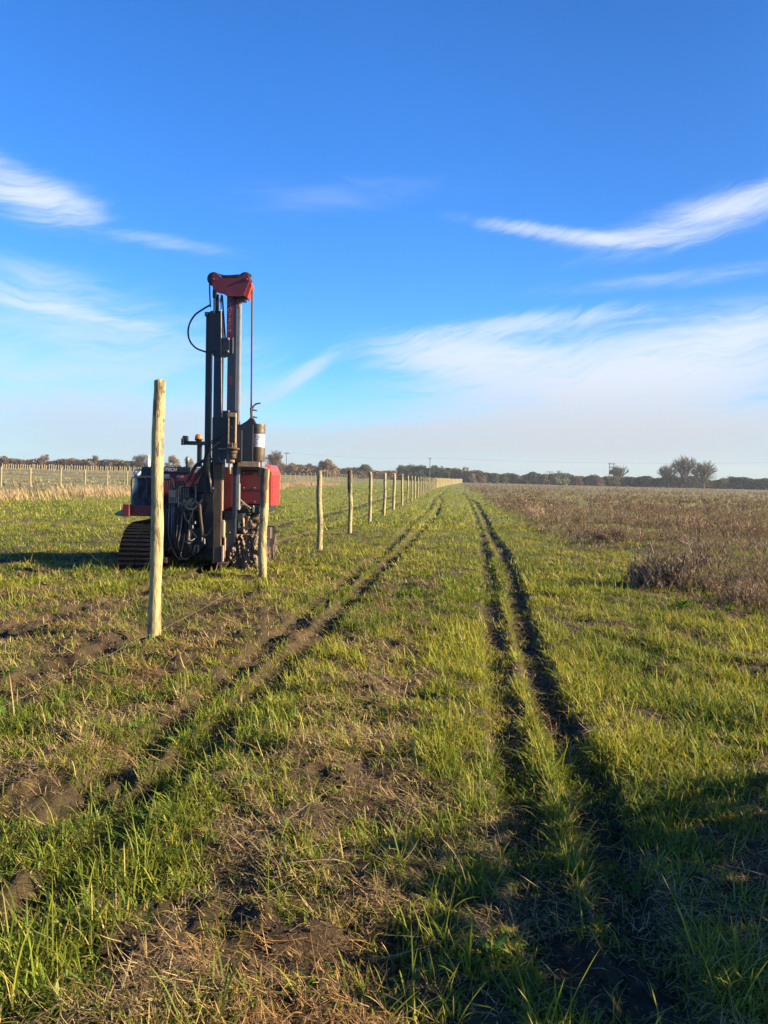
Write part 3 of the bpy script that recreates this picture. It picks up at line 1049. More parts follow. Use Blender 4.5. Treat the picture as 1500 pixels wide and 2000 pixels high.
# ------------------------------------------------------------------ fence posts
def wood_post(name, x, y, h, r, seed, mat, lean=(0, 0), sides=14, rings=18, wob=0.012, parent=None):
    """a peeled round post, slightly crooked, thicker at the foot, with a sawn top"""
    rr = random.Random(seed)
    z0 = z1(x, y) - 0.06
    vs, fs = [], []
    p1, p2, a1 = rr.random() * 6.28, rr.random() * 6.28, rr.random() * 6.28
    for i in range(rings + 1):
        t = i / rings
        ox = lean[0] * t * h + wob * math.sin(t * 4.2 + p1) + wob * 0.4 * math.sin(t * 11 + p2)
        oy = lean[1] * t * h + wob * math.cos(t * 3.7 + p2)
        rad = r * (1.06 - 0.13 * t) * (1 + 0.035 * math.sin(t * 17 + p1) + rr.uniform(-.03, .03))
        for k in range(sides):
            a = 2 * math.pi * k / sides
            q = rad * (1 + 0.05 * math.sin(2 * a + a1 + t) + rr.uniform(-.022, .022))
            vs.append((ox + q * math.cos(a), oy + q * math.sin(a), t * (h + 0.06) + (0.012 * math.cos(a + p1) if i == rings else 0)))
    for i in range(rings):
        for k in range(sides):
            fs.append((i * sides + k, i * sides + (k + 1) % sides, (i + 1) * sides + (k + 1) % sides, (i + 1) * sides + k))
    fs.append(tuple(rings * sides + k for k in range(sides)))
    me = bpy.data.meshes.new(name)
    me.from_pydata(vs, [], fs)
    me.polygons.foreach_set('use_smooth', [True] * (len(fs) - 1) + [False])
    o = link_mesh(name, me, mat, parent)
    o.location = (x, y, z0)
    return o


def dark_top(o, h, seed):
    """bark still clinging to the head of a post: its own part, a torn sleeve a few millimetres proud"""
    rr = random.Random(seed)
    me = o.data
    n = 20
    rows = [i for i in range(len(me.vertices) // n)]
    top = len(rows) - 1
    vs, fs = [], []
    k0 = int(top * 0.62)
    cols = range(6, 19)
    idx = {}
    for i in range(k0, top + 1):
        c = sum((me.vertices[i * n + k].co for k in range(n)), Vector()) / n
        for k in cols:
            p = me.vertices[i * n + k].co
            d = (p - c); d.z = 0
            idx[i, k] = len(vs)
            vs.append(p + d.normalized() * (0.003 + rr.random() * 0.003))
    for i in range(k0, top):
        for k in list(cols)[:-1]:
            lowest = k0 + 2 * abs(math.sin(k * 1.9)) + (abs(k - 13) > 3) * 3 + (abs(k - 13) > 5) * 2
            if i >= lowest:
                fs.append((idx[i, k], idx[i, k + 1], idx[i + 1, k + 1], idx[i + 1, k]))
    m2 = bpy.data.meshes.new('bark'); m2.from_pydata(vs, [], fs)
    b = link_mesh('bark', m2, M['dark_bark'], o)
    sol = b.modifiers.new('thickness', 'SOLIDIFY'); sol.thickness = 0.006; sol.offset = 0
    return b


def post_px(px, py, toppx, toppy, rpx, seed, label, mat='post', group='wooden posts of the new fence row', **kw):
    x, y = gnd(px, py)
    top = at(toppx, toppy, y)
    h = top.z - z1(x, y)
    o = wood_post('fence_post', x, y, h, rpx * y / F, seed, M[mat], lean=((top.x - x) / h, 0), **kw)
    return tag(o, label, 'fence post', group)


NEAR = [
    (300, 1246, 313, 744, 11.9, 'tall thick peeled post, nearest of all, standing before the red machine', 'post', 0.009),
    (513.5, 1130, 517, 914, 8.0, 'knotty post with dark bark at its top, beside the right track of the machine', 'post', 0.012),
    (623, 1076, 625, 920, 5.4, 'pale post with a dark scar near its foot, first to the right of the machine', 'post', 0.015),
    (683, 1044, 684, 919, 4.4, 'stout pale post with a rough dark top, second to the right of the machine', 'post', 0.012),
    (721.5, 1022, 724, 922, 3.6, 'slim pale post, third to the right of the machine', 'post', 0.01),
    (750, 1006, 752, 924, 3.0, 'slim pale post, fourth to the right of the machine', 'post', 0.01),
    (768.5, 996, 770, 925, 2.8, 'slim pale post, fifth to the right of the machine', 'post', 0.01),
    (785, 988, 786, 926, 2.2, 'slim pale post, sixth to the right of the machine', 'post', 0.01),
]
for i, (a, b, c, d, r, lab, mt, wb) in enumerate(NEAR):
    o = post_px(a, b, c, d, r, 100 + i, lab, mt, wob=wb, rings=26 if i < 4 else 14, sides=20 if i < 4 else 10)
    if i in (1, 3):
        dark_top(o, 1.6, i)
ORD = ['seventh', 'eighth', 'ninth', 'tenth', 'eleventh', 'twelfth', 'thirteenth', 'fourteenth']
x8, y8 = gnd(785, 988)
L8 = x8 - SLOPE * y8
yy, k = y8, 0
far_posts = []
while yy < 330:
    yy += 4.5 if yy < 120 else 2.3
    bendx = 0.0 if yy < 120 else ((yy - 120) / 210.0) ** 1.25 * 6.5
    far_posts.append((L8 + SLOPE * yy + bendx, yy))
tmpl = None
for i, (x, y) in enumerate(far_posts):
    rr = random.Random(500 + i)
    if i < 8:
        o = wood_post('fence_post', x, y, 1.58 + rr.uniform(-.04, .05), 0.046, 520 + i, M['post'], (rr.uniform(-.012, .02), 0), 8, 10, 0.01)
        lab = 'slim pale post, %s to the right of the machine' % ORD[i]
        tmpl = o
    else:
        o = tmpl.copy()
        C.objects.link(o)
        o.location = (x, y, z1(x, y) - 0.06)
        o.rotation_euler = (0, 0, rr.random() * 6.28)
        q = 1.1 if y < 120 else 1.6
        o.scale = (q, q, 1 + rr.uniform(-.03, .04))
        lab = 'thin tan post in the crowded far end of the long fence row'
    tag(o, lab, 'fence post', 'wooden posts of the new fence row')

# the finished fence that crosses the field on the left
first = None
LF = ['leftmost stake of the old fence across the left field, cut by the picture edge',
      'pale stake of the old fence on the left, second from the picture edge',
      'pale stake of the old fence on the left, third from the picture edge',
      'pale stake of the old fence on the left, fourth from the picture edge',
      'pale stake of the old fence on the left, fifth from the picture edge',
      'pale stake of the old fence on the left, last before the black tarpaulin']
pxs = [2, 60, 119, 166, 210, 249]
ylist = []
Lf = -35.2
for p in pxs:
    d = ray(p, 930)
    y = Lf / (d.x / d.y - SLOPE)
    ylist.append(y)
y = ylist[-1]
while y < 420:
    y += 4.9
    ylist.append(y)
stake_pts = []
for i, y in enumerate(ylist):
    x = Lf + SLOPE * y
    rr = random.Random(700 + i)
    if first is None:
        first = wood_post('fence_stake', x, y, 1.62, 0.062, 77, M['stake'], (0.01, 0), 8, 6, 0.012)
        o = first
    else:
        o = first.copy(); C.objects.link(o)
        o.location = (x, y, z1(x, y) - 0.06)
        o.rotation_euler = (0, 0, rr.random() * 6.28)
        o.scale = (1, 1, 1 + rr.uniform(-.05, .05))
    stake_pts.append((x, y))
    tag(o, LF[i] if i < 6 else 'small pale stake of the old fence receding behind the machine', 'fence stake', 'stakes of the old fence on the left')
mb = MB()
for hgt in (0.55, 1.0, 1.48):
    ys = [40] + ylist
    mb.tube([(Lf + SLOPE * q, q, z1(Lf + SLOPE * q, q) + hgt) for q in ys], 0.006, 4)
o = mb.build('fence_wire', M['pole'])
tag(o, 'thin grey wires strung along the old fence on the left', 'fence wire')

# little pale stakes on the far boundary
for i in range(64):
    px = -6 + i * 4.6 + random.Random(i).uniform(-.9, .9)
    dep = 205.0 + i * 0.3
    p = at(px, 905, dep)
    o = first.copy(); C.objects.link(o)
    o.location = (p.x, dep, z1(p.x, dep) - 0.06)
    s = random.Random(i).uniform(0.85, 1.1)
    o.scale = (2.0, 2.0, 0.85 * s)
    o.name = 'boundary_stake'
    tag(o, 'tiny pale stake before the far hedge on the left', 'boundary stake', 'tiny stakes of the far left boundary')

# string pegged along the row as a guide
x0, y0 = gnd(10, 1393)
x1, y1 = gnd(303, 1244)
x2, y2 = gnd(513, 1130)
mb = MB()
pts = []
for t in np.linspace(-0.4, 0.96, 14):
    px, py = x0 + (x1 - x0) * t, y0 + (y1 - y0) * t
    pts.append((px, py - 0.10, z1(px, py - 0.1) * 0.4 + 0.055))
for t in np.linspace(0.04, 0.93, 10):
    px, py = x1 + (x2 - x1) * t, y1 + (y2 - y1) * t
    pts.append((px, py - 0.10 * (1 - t), z1(px, py) * 0.4 + 0.05))
mb.tube(pts, 0.0008, 5)
tag(mb.build('guide_string', M['string']), 'thin pale string stretched along the ground past the tall post', 'string')


# ------------------------------------------------------------------ the post driver: red tracked machine with a tall mast
def build_driver():
    DB = 12.2
    ox = place(400, DB)
    O = Vector((ox, DB, z1(ox, DB)))
    root = empty('post_driver', O, 'red tracked post driving machine with a tall black mast and red mast head', 'post driver')
    rnd = random.Random(3)

    def part(name, mat, fn, parent=root, bevel=0.006, sm=False, label=None):
        mb = MB(); fn(mb)
        return mb.build(name, M[mat], parent, O, bevel, sm, label)

    def boxp(name, mat, *a, parent=root, bevel=0.006, label=None):
        return part(name, mat, lambda m: m.pbox(*a), parent, bevel, label=label)

    def tubep(name, mat, pts, rpx, parent=root, n=8):
        r = rpx * 11.6 / F
        return part(name, mat, lambda m: m.ptube(pts, r, n), parent, 0, True)

    def bolt(px, py, d, rpx, parent, mat='steel'):
        c = at(px, py, d); r = rpx * d / F
        return part('bolt', mat, lambda m: m.lathe((c.x, c.y, c.z), [(0.01, r), (-0.012, r), (-0.018, r * 0.6)], 10, 'y'), parent, 0, False)

    # ---- tracks
    def track(px0, px1, d, length, hgt, rake, gz, label):
        x0, x1 = at(px0, 1100, d).x, at(px1, 1100, d).x
        z = gz - 0.03
        prof = []
        def arc(cy, cz, r, a0, a1, n):
            for i in range(n + 1):
                a = math.radians(a0 + (a1 - a0) * i / n)
                prof.append((cy + r * math.cos(a), cz + r * math.sin(a)))
        rb, rt = 0.13, 0.20
        prof.append((d + rb + 0.05, z))
        for i in range(15):                                # the belt climbs round the front in one long curve
            a = math.radians(90 * i / 14)
            prof.append((d + rake * (1 - math.cos(a) ** 0.85) + 0.02 * (i == 0), z + 0.05 + (hgt - 0.05) * math.sin(a) ** 0.9))
        prof.append((d + rake + 0.3, z + hgt))
        arc(d + length - rt - 0.1, z + hgt - rt, rt, 90, 20, 6)
        arc(d + length - rb, z + rb, rb, -10, -90, 6)
        t = part('track', 'tread', lambda m: m.prism_yz(prof, x0, x1), bevel=0.012, label=label)
        # cleats across the belt
        def cleats(m):
            P = prof + [prof[0]]
            acc, nxt, step = 0.0, 0.05, 0.070
            for (ya, za), (yb, zb) in zip(P[:-1], P[1:]):
                l = math.hypot(yb - ya, zb - za)
                while nxt <= acc + l and l > 1e-6:
                    u = (nxt - acc) / l
                    cy, cz = ya + (yb - ya) * u, za + (zb - za) * u
                    ty, tz = (yb - ya) / l, (zb - za) / l
                    ny, nz = tz, -ty
                    if ny * (cy - (d + length / 2)) + nz * (cz - (z + hgt / 2)) < 0:
                        ny, nz = -ny, -nz
                    h, w1, w0 = 0.020, 0.012, 0.020
                    q = [(cy - ty * w0 - ny * .004, cz - tz * w0 - nz * .004), (cy + ty * w0 - ny * .004, cz + tz * w0 - nz * .004), (cy + ty * w1 + ny * h, cz + tz * w1 + nz * h), (cy - ty * w1 + ny * h, cz - tz * w1 + nz * h)]
                    xm = (x0 + x1) / 2; g = 0.02
                    m.hull([(x0 + .012, a, b) for a, b in q], [(xm - g, a, b) for a, b in q])
                    m.hull([(xm + g, a, b) for a, b in q], [(x1 - .012, a, b) for a, b in q])
                    nxt += step
                acc += l
        part('cleat', 'tread', cleats, t, 0)['kind'] = 'stuff'
        # wheels on the outer side
        for side in (x0 - 0.004, x1 + 0.004):
            for cy, cz, r in ((d + rake + 0.28, z + hgt * 0.5, 0.17), (d + length * 0.5, z + 0.17, 0.11), (d + length * 0.72, z + 0.17, 0.11), (d + length - 0.32, z + hgt * 0.5, 0.17)):
                s = -1 if side == x0 - 0.004 else 1
                part('road_wheel', 'rust', lambda m: m.lathe((side, cy, cz), [(-0.01 * s, r), (0.02 * s, r), (0.03 * s, r * 0.8), (0.012 * s, r * 0.7), (0.02 * s, r * 0.25), (0.04 * s, r * 0.2)], 18, 'x'), t, 0, False)
        return t, x0, x1, z, prof

    xl, xr = place(260, 11.2), place(470, 11.8)
    track(229, 296, 11.15, 2.4, 0.70, 0.72, z1(xl, 11.2), 'black left track with a raked front')
    tr, rx0, rx1, rz, rprof = track(440, 505, 11.75, 2.0, 0.56, 0.25, z1(xr, 11.8), 'right track caked with dry mud')

    # mud caked on the end of the right track and on its ledge
    def lump(m, c, r, tall=1.0):
        n, k = 6, []
        for h in (-0.8, -0.2, 0.5, 0.95):
            q = math.sqrt(max(0.05, 1 - h * h)) * r
            k.append([Vector((c[0] + q * math.cos(6.283 * i / n + h) * rnd.uniform(.7, 1.3), c[1] + q * math.sin(6.283 * i / n + h) * rnd.uniform(.6, 1.2), c[2] + h * r * tall * rnd.uniform(.8, 1.2))) for i in range(n)])
        m.add([p for q in k for p in q], [(a * n + i, a * n + (i + 1) % n, (a + 1) * n + (i + 1) % n, (a + 1) * n + i) for a in range(3) for i in range(n)] + [tuple(range(n)), tuple(range(3 * n, 4 * n))])

    def mudcake(m):
        w = rx1 - rx0
        for i in range(50):
            u, t = rnd.random(), rnd.random()
            yy = 11.75 - 0.02 + (0.22 * max(0, t - 0.55))
            lump(m, (rx0 + w * (0.22 + 0.80 * u), yy + rnd.uniform(-.03, .02), rz + 0.05 + 0.50 * t), rnd.uniform(0.012, 0.036), rnd.uniform(1.0, 2.4))
        # a crust of mud over the end of the belt, ridged where the cleats have combed it
        nu, nv = 44, 60
        U, T = np.meshgrid(np.linspace(0, 1, nu), np.linspace(0, 1, nv))
        xs_, zs_ = rx0 + w * (0.20 + 0.82 * U), rz + 0.02 + 0.53 * T
        ridge = np.abs(fbm(xs_ * 13 + zs_ * 3, zs_ * 5, 1.0, 3, 8) - 0.5) * 2
        yy_ = 11.72 + 0.22 * np.maximum(0, T - 0.55) - 0.13 * (1 - ridge) ** 2 * (0.4 + fbm(xs_, zs_, 22, 3, 4)) + 0.05 * (fbm(xs_, zs_, 40, 2, 5) - .5)
        g = [(a, b, c) for a, b, c in zip(xs_.ravel(), yy_.ravel(), zs_.ravel())]
        bk = [(a, 12.0, c) for a, b, c in g]
        K = nu * nv
        fq = [(j * nu + i, j * nu + i + 1, (j + 1) * nu + i + 1, (j + 1) * nu + i) for j in range(nv - 1) for i in range(nu - 1)]
        rim = list(range(nu)) + [j * nu + nu - 1 for j in range(1, nv)] + [(nv - 1) * nu + i for i in reversed(range(nu - 1))] + [j * nu for j in reversed(range(1, nv - 1))]
        m.add(g + bk, fq + [tuple(K + q for q in reversed(f)) for f in fq] + [(rim[i], rim[(i + 1) % len(rim)], K + rim[(i + 1) % len(rim)], K + rim[i]) for i in range(len(rim))])
        for i in range(90):
            t = rnd.random()
            lump(m, (rx1 + rnd.uniform(-.01, .02), 11.75 + rnd.uniform(0, 0.9), rz + 0.05 + 0.5 * t), rnd.uniform(0.015, 0.035))
    part('mud', 'mud', mudcake, tr, 0)['kind'] = 'stuff'

    # ---- undercarriage and chassis
    boxp('chassis', 'black', 300, 990, 452, 1085, 12.1, 1.3)
    part('panel_bolt', 'steel', lambda m: [m.lathe(at(px, py, 11.95), [(0.004, 0.009), (-0.006, 0.009), (-0.010, 0.005)], 8, 'y') for px in (476, 497, 518) for py in (924, 953, 980)], root, 0)['kind'] = 'stuff'
    part('axle_beam', 'black', lambda m: (m.pbox(250, 1045, 470, 1066, 12.4, 0.22), m.pbox(250, 1045, 470, 1066, 13.1, 0.22)))
    part('belly_guard', 'black', lambda m: m.prism([(352, 1040), (396, 1030), (404, 1062), (376, 1088), (352, 1092)], 11.75, 0.4))
    boxp('valve_cabinet', 'black', 318, 996, 352, 1072, 11.75, 0.35)

    # ---- engine body
    cowl = part('engine_cowl', 'red', lambda m: (m.pbox(468, 918, 521.5, 986, 11.95, 1.05)), bevel=0.02)
    part('cowl_top', 'black', lambda m: m.pbox(468, 911, 516, 919, 11.93, 1.0), cowl, 0.01)
    part('bumper', 'black', lambda m: m.pbox(470, 984, 522, 1001, 12.05, 0.95), cowl, 0.01)
    xr_ = at(521.5, 950, 11.95).x
    z_lo, z_hi = at(521, 990, 11.95).z, at(521, 913, 11.95).z
    def grille(m):
        y0, y1 = 12.02, 12.98
        m.hull([(xr_, y0, z_lo), (xr_, y1, z_lo), (xr_, y1, z_hi - .04), (xr_, y0, z_hi - .04)], [(xr_ + .06, y0 + .01, z_lo + .01), (xr_ + .06, y1 - .01, z_lo + .01), (xr_ + .06, y1 - .01, z_hi - .07), (xr_ + .06, y0 + .01, z_hi - .07)])
        z = z_lo + 0.03
        while z < z_hi - 0.12:
            m.hull([(xr_ + .058, y0 + .05, z), (xr_ + .058, y1 - .05, z), (xr_ + .058, y1 - .05, z + .016), (xr_ + .058, y0 + .05, z + .016)], [(xr_ + .078, y0 + .05, z), (xr_ + .078, y1 - .05, z), (xr_ + .078, y1 - .05, z + .008), (xr_ + .078, y0 + .05, z + .008)])
            z += 0.030
    part('side_grille', 'red_lit', grille, cowl, 0.003)
    part('cowl_crown', 'red_lit', lambda m: m.hull([(xr_ - .05, 11.99, z_hi - .05), (xr_ + .06, 12.02, z_hi - .07), (xr_ + .06, 12.95, z_hi - .07), (xr_ - .05, 13.0, z_hi - .05)], [(xr_ - .05, 12.05, z_hi + .05), (xr_ + .02, 12.08, z_hi + .04), (xr_ + .02, 12.9, z_hi + .04), (xr_ - .05, 12.95, z_hi + .05)]), cowl, 0.008)
    part('panel_seam', 'black', lambda m: (m.pbox(476, 957.5, 519, 958.5, 11.947, 0.01)), cowl, 0)

    # ---- middle body with the maker's strip
    side = boxp('side_panel', 'red', 284, 922, 452, 992, 12.3, 0.75, bevel=0.015)
    strip = boxp('name_strip', 'black', 284, 911.5, 372, 923, 12.27, 0.80, parent=side, bevel=0.008)

    def text(body, px, py, d, hpx, mat, parent, wide=1.0, line=1.0, shear=0.25, name='lettering', rot=0.0):
        c = bpy.data.curves.new(name, 'FONT')
        c.body = body; c.align_x = 'CENTER'; c.align_y = 'CENTER'; c.size = hpx * d / F / 0.70; c.extrude = 0.002; c.shear = shear; c.space_line = line; c.offset = 0.002
        o = bpy.data.objects.new('type', c)
        C.objects.link(o)
        c.materials.append(M[mat])
        o.parent = parent
        o.location = at(px, py, d) - O
        o.rotation_euler = (math.radians(90), rot, 0)
        o.scale = (wide, 1, 1)
        bpy.context.view_layer.update()
        me = bpy.data.meshes.new_from_object(o.evaluated_get(bpy.context.evaluated_depsgraph_get()))
        t = link_mesh(name, me, M[mat], parent)
        t.location, t.rotation_euler, t.scale = o.location, o.rotation_euler, o.scale
        bpy.data.objects.remove(o)
        return t
    text('PROTECH', 325.5, 917.2, 12.262, 6.4, 'letter', strip, 0.92)
    text('EVO', 351, 930.5, 12.293, 4.6, 'letter', side, 1.0)
    boxp('warning_sticker', 'sticker', 318, 926, 331, 933.5, 12.293, 0.004, parent=side, bevel=0)
    part('cooling_louvre', 'black', lambda m: [m.pbox(344 + 5 * i, 938, 346.5 + 5 * i, 957, 12.29, 0.012) for i in range(4)], side, 0)

    # ---- operator's tray, seat under the tarpaulin, rail
    tray = boxp('tray', 'red', 241, 987, 300, 1008, 11.7, 1.0, bevel=0.01)
    boxp('tray_end', 'red', 239.5, 985, 252, 1009, 11.62, 0.08, parent=tray, bevel=0.006)
    part('step_plate', 'steel', lambda m: m.prism([(222, 1003), (243, 993), (243, 1009), (226, 1007)], 12.2, 0.05), tray, 0)
    def tarp(m):
        rows, cols = 12, 16
        g = []
        for j in range(rows + 1):
            t = j / rows
            py = 932 + t * 70
            for i in range(cols + 1):
                u = i / cols
                l = 262 - 10 * t + 2.0 * math.sin(t * 9)
                px = l + (300 - l) * u
                hem = 6 * math.sin(u * 7 + 1) * (t > 0.9)
                d = 11.72 + 0.10 * (1 - t) + 0.028 * math.sin(u * 16 + t * 3) + 0.02 * math.sin(u * 29 - t * 8) + 0.25 * max(0, 0.12 - u) / 0.12
                g.append(at(px, py + hem + 1.5 * math.sin(u * 5) * (1 - t), d))
        b = [Vector((p.x, p.y + 0.5, p.z)) for p in g]
        n = cols + 1
        fs = [(j * n + i, j * n + i + 1, (j + 1) * n + i + 1, (j + 1) * n + i) for j in range(rows) for i in range(cols)]
        K = len(g)
        fs2 = [tuple(K + q for q in reversed(f)) for f in fs]
        rim = [i for i in range(n)] + [j * n + cols for j in range(1, rows + 1)] + [rows * n + i for i in reversed(range(cols))] + [j * n for j in reversed(range(1, rows))]
        fs3 = [(rim[i], rim[(i + 1) % len(rim)], K + rim[(i + 1) % len(rim)], K + rim[i]) for i in range(len(rim))]
        m.add(g + b, fs + fs2 + fs3)
    part('tarpaulin', 'tarp', tarp, root, 0, True)
    tubep('guard_rail', 'tan', [(257.5, 988, 11.75), (256.5, 955, 11.75), (257, 937, 11.75), (262, 931.5, 11.75), (276, 931, 11.75), (300, 931, 11.75)], 1.5)
    boxp('console', 'black', 276, 912, 300, 934, 12.0, 0.4)

    # ---- exhaust, beacon bracket
    ex = part('exhaust_pipe', 'black', lambda m: m.tube([at(366, 925, 12.6), at(366, 903, 12.6), at(366, 892, 12.6)], 0.026, 10), bevel=0, sm=True)
    part('exhaust_tip', 'steel', lambda m: m.tube([at(366.5, 903, 12.6), at(366.5, 893, 12.6)], 0.029, 10), ex, 0, True)
    arm = boxp('beacon_arm', 'black', 354, 861.5, 404, 869, 11.9, 0.08)
    boxp('lamp_box', 'black', 356, 851, 365.5, 862, 11.88, 0.09, parent=arm, bevel=0.008)
    boxp('arm_bracket', 'black', 353.5, 856, 358, 869, 11.86, 0.10, parent=arm)
    boxp('arm_post', 'black', 384.5, 868, 393, 912, 11.92, 0.07, parent=arm)
    bc = at(388, 860, 11.93)
    bea = part('beacon', 'amber', lambda m: m.lathe(bc, [(0.0, 0.052), (0.03, 0.060), (0.062, 0.056), (0.085, 0.042), (0.098, 0.02), (0.10, 0.004)], 18), arm, 0, True)
    part('beacon_base', 'black', lambda m: m.lathe(bc, [(-0.012, 0.045), (0.012, 0.062), (0.022, 0.062)], 16), bea, 0)

    # ---- mast
    mast = boxp('mast', 'navy', 443.5, 577, 460.5, 905, 11.50, 0.16)
    boxp('mast_rail', 'steel', 460.5, 580, 467.8, 852, 11.52, 0.12, parent=mast)
    boxp('red_band', 'head_red', 443.0, 577, 455.0, 662, 11.490, 0.006, parent=mast, bevel=0)
    boxp('rail_cap', 'red_lit', 460.4, 577, 468.2, 601, 11.51, 0.14, parent=mast)
    for i, chh in enumerate('PROTECH'):
        text(chh, 448.3 - i * 0.22, 585 + i * 10.2, 11.486, 7.4, 'letter_dim', mast, 0.95, 1.0, 0.2, 'letter')
    boxp('warning_decal', 'head_red', 446, 735, 453, 752, 11.497, 0.004, parent=mast, bevel=0)
    side_col = boxp('ram_column', 'black', 400.6, 612, 411.5, 905, 11.55, 0.11)
    boxp('column_lug', 'black', 399.5, 609, 414, 617, 11.53, 0.1, parent=side_col)
    bolt(403.5, 613, 11.53, 2.6, side_col)
    ram = boxp('lift_ram', 'navy', 417.3, 607, 433.5, 820, 11.52, 0.12)
    boxp('ram_plate', 'black', 410, 607, 433.8, 687, 11.50, 0.05, parent=ram)
    part('plate_foot', 'black', lambda m: m.prism([(410.5, 686), (433.8, 686), (433.8, 698), (418, 697)], 11.502, 0.045), ram, 0.004)
    boxp('ram_sleeve', 'black', 414, 815, 436, 905, 11.48, 0.18, parent=ram)
    tubep('ram_rod', 'tan', [(431.8, 575, 11.49), (432.0, 690, 11.49), (432.6, 806, 11.49)], 1.15, ram)
    tubep('ram_rod', 'steel', [(418.2, 577, 11.50), (418.2, 612, 11.50)], 1.7, ram)
    tubep('ram_rod', 'black', [(424, 575, 11.52), (424, 612, 11.52)], 3.6, ram)
    boxp('rod_clevis', 'black', 415, 565, 423, 581, 11.47, 0.05, parent=ram)
    boxp('rod_clevis', 'steel', 428.5, 582, 431.5, 590, 11.48, 0.05, parent=ram)
    tubep('strap', 'black', [(434, 577, 11.53), (437, 620, 11.53), (440, 662, 11.53)], 1.6, ram)
    clamp = part('mast_clamp', 'black', lambda m: m.prism([(434, 659), (448, 659), (448, 690), (443, 694), (435, 697)], 11.47, 0.12), mast, 0.005)
    bolt(446, 662, 11.47, 2.4, clamp); bolt(445, 686.5, 11.47, 2.4, clamp)
    boxp('slide_strip', 'steel', 453.6, 659, 455.4, 690, 11.485, 0.02, parent=mast, bevel=0)
    # ---- mast head
    hp = [(413, 547), (413.5, 539), (416, 532.5), (419, 532), (433, 541.5), (436, 542.5), (464, 542.5), (468, 541), (479, 532), (483, 531.5), (486, 538), (487, 549), (483, 560), (476, 577), (470, 579), (444, 579), (436, 573), (425, 571), (416, 565)]
    head = part('mast_head', 'head_red', lambda m: m.prism(hp, 11.40, 0.025), bevel=0.004)
    part('back_plate', 'head_red', lambda m: m.prism([(x + 2.0, y + 1) for x, y in hp], 11.66, 0.025), head, 0.004)
    part('head_flange', 'red_lit', lambda m: m.prism([(486.8, 551), (490.5, 550), (492, 557), (483.5, 582), (476, 578.5)], 11.43, 0.22), head, 0.004)
    boxp('spacer', 'black', 432, 538.5, 470, 541.5, 11.45, 0.15, parent=head)
    boxp('rope_guide', 'black', 469, 577, 478.5, 587, 11.45, 0.15, parent=head)
    for px, py in ((418.5, 545.5), (480, 545.5)):
        c = at(px, py, 11.53)
        part('sheave', 'black', lambda m: m.lathe(c, [(-0.05, 0.085), (-0.03, 0.1), (-0.012, 0.085), (0.012, 0.085), (0.03, 0.1), (0.05, 0.085)], 20, 'y'), head, 0, True)
        part('sheave_housing', 'head_red', lambda m: m.prism([(px - 7, py + 2), (px - 2, py - 3), (px + 6, py - 3), (px + 7, py + 2), (px, py + 4.5)], 11.392, 0.010), head, 0.002)
        bolt(px + (-1.5 if px < 450 else 1.5), py, 11.392, 2.0, head, 'head_red')
    bolt(490, 538, 11.45, 1.8, head, 'black'); bolt(441, 568, 11.40, 0.9, head, 'black'); bolt(428.5, 564, 11.40, 0.9, head, 'black')
    # ropes and hose
    tubep('hoist_rope', 'black', [(411, 600, 11.53), (409.6, 570, 11.53), (410, 546, 11.53), (413, 537, 11.53), (419, 533.5, 11.53), (440, 538.5, 11.53), (480, 536.5, 11.53), (488, 539, 11.53), (491.8, 546, 11.53), (492.8, 557, 11.53)], 1.4)
    tubep('hoist_rope', 'rust', [(492.8, 557, 11.53), (492.2, 620, 11.53), (491.6, 700, 11.53), (490.8, 795, 11.53)], 1.75)
    tubep('hydraulic_hose', 'rubber', [(410, 596, 11.58), (398, 603, 11.58), (381, 615, 11.58), (370, 633, 11.58), (367.5, 652, 11.58), (372, 668, 11.58), (384, 680.5, 11.58), (402, 687.5, 11.58)], 1.75)
    # ---- hammer
    ham = part('hammer', 'black', lambda m: (m.pbox(464, 829, 494, 901, 11.50, 0.28),), bevel=0.008)
    part('hammer_lug', 'black', lambda m: m.prism([(470, 829.5), (482, 822), (489, 815), (494, 816), (500, 828), (503, 829.5)], 11.56, 0.10), ham, 0.004)
    boxp('hammer_guide', 'black', 459, 840, 472, 901, 11.44, 0.10, parent=ham)
    cc = at(503.5, 901.5, 11.64)
    hc = at(503.5, 828.5, 11.64).z - cc.z
    cr = 13.6 * 11.64 / F
    cyl = part('hammer_cylinder', 'brass', lambda m: m.lathe(cc, [(0, cr), (hc * .3, cr * 1.0), (hc * .6, cr * 1.003), (hc, cr)], 40), ham, 0.005, True)
    cyl.data.polygons.foreach_set('use_smooth', [len(p.vertices) == 4 for p in cyl.data.polygons])
    def label(m, r, a0, a1, z0, z1_):
        n = 10
        pin, pout = [], []
        for i in range(n + 1):
            a = math.radians(a0 + (a1 - a0) * i / n)
            pin.append((math.cos(a), math.sin(a)))
        ring = lambda rr, z: [Vector((cc.x + rr * c, cc.y + rr * s, z)) for c, s in pin]
        A, B, D, E = ring(r, z0), ring(r, z1_), ring(r + .0015, z0), ring(r + .0015, z1_)
        v = A + B + D + E; k = n + 1
        fs = []
        for i in range(n):
            fs += [(2 * k + i, 2 * k + i + 1, 3 * k + i + 1, 3 * k + i), (i + 1, i, k + i, k + i + 1), (k + i, k + i + 1, 3 * k + i + 1, 3 * k + i), (i + 1, i, 2 * k + i, 2 * k + i + 1)]
        fs += [(0, k, 3 * k, 2 * k), (n, 2 * k + n, 3 * k + n, k + n)]
        m.add(v, fs)
    zz = lambda py: at(503, py, 11.55).z
    st = part('safety_label', 'sticker', lambda m: label(m, cr + .001, 228, 348, zz(873), zz(847.5)), cyl, 0)
    part('label_symbol', 'sticker_red', lambda m: label(m, cr + .0032, 234, 262, zz(855.5), zz(849.5)), st, 0)
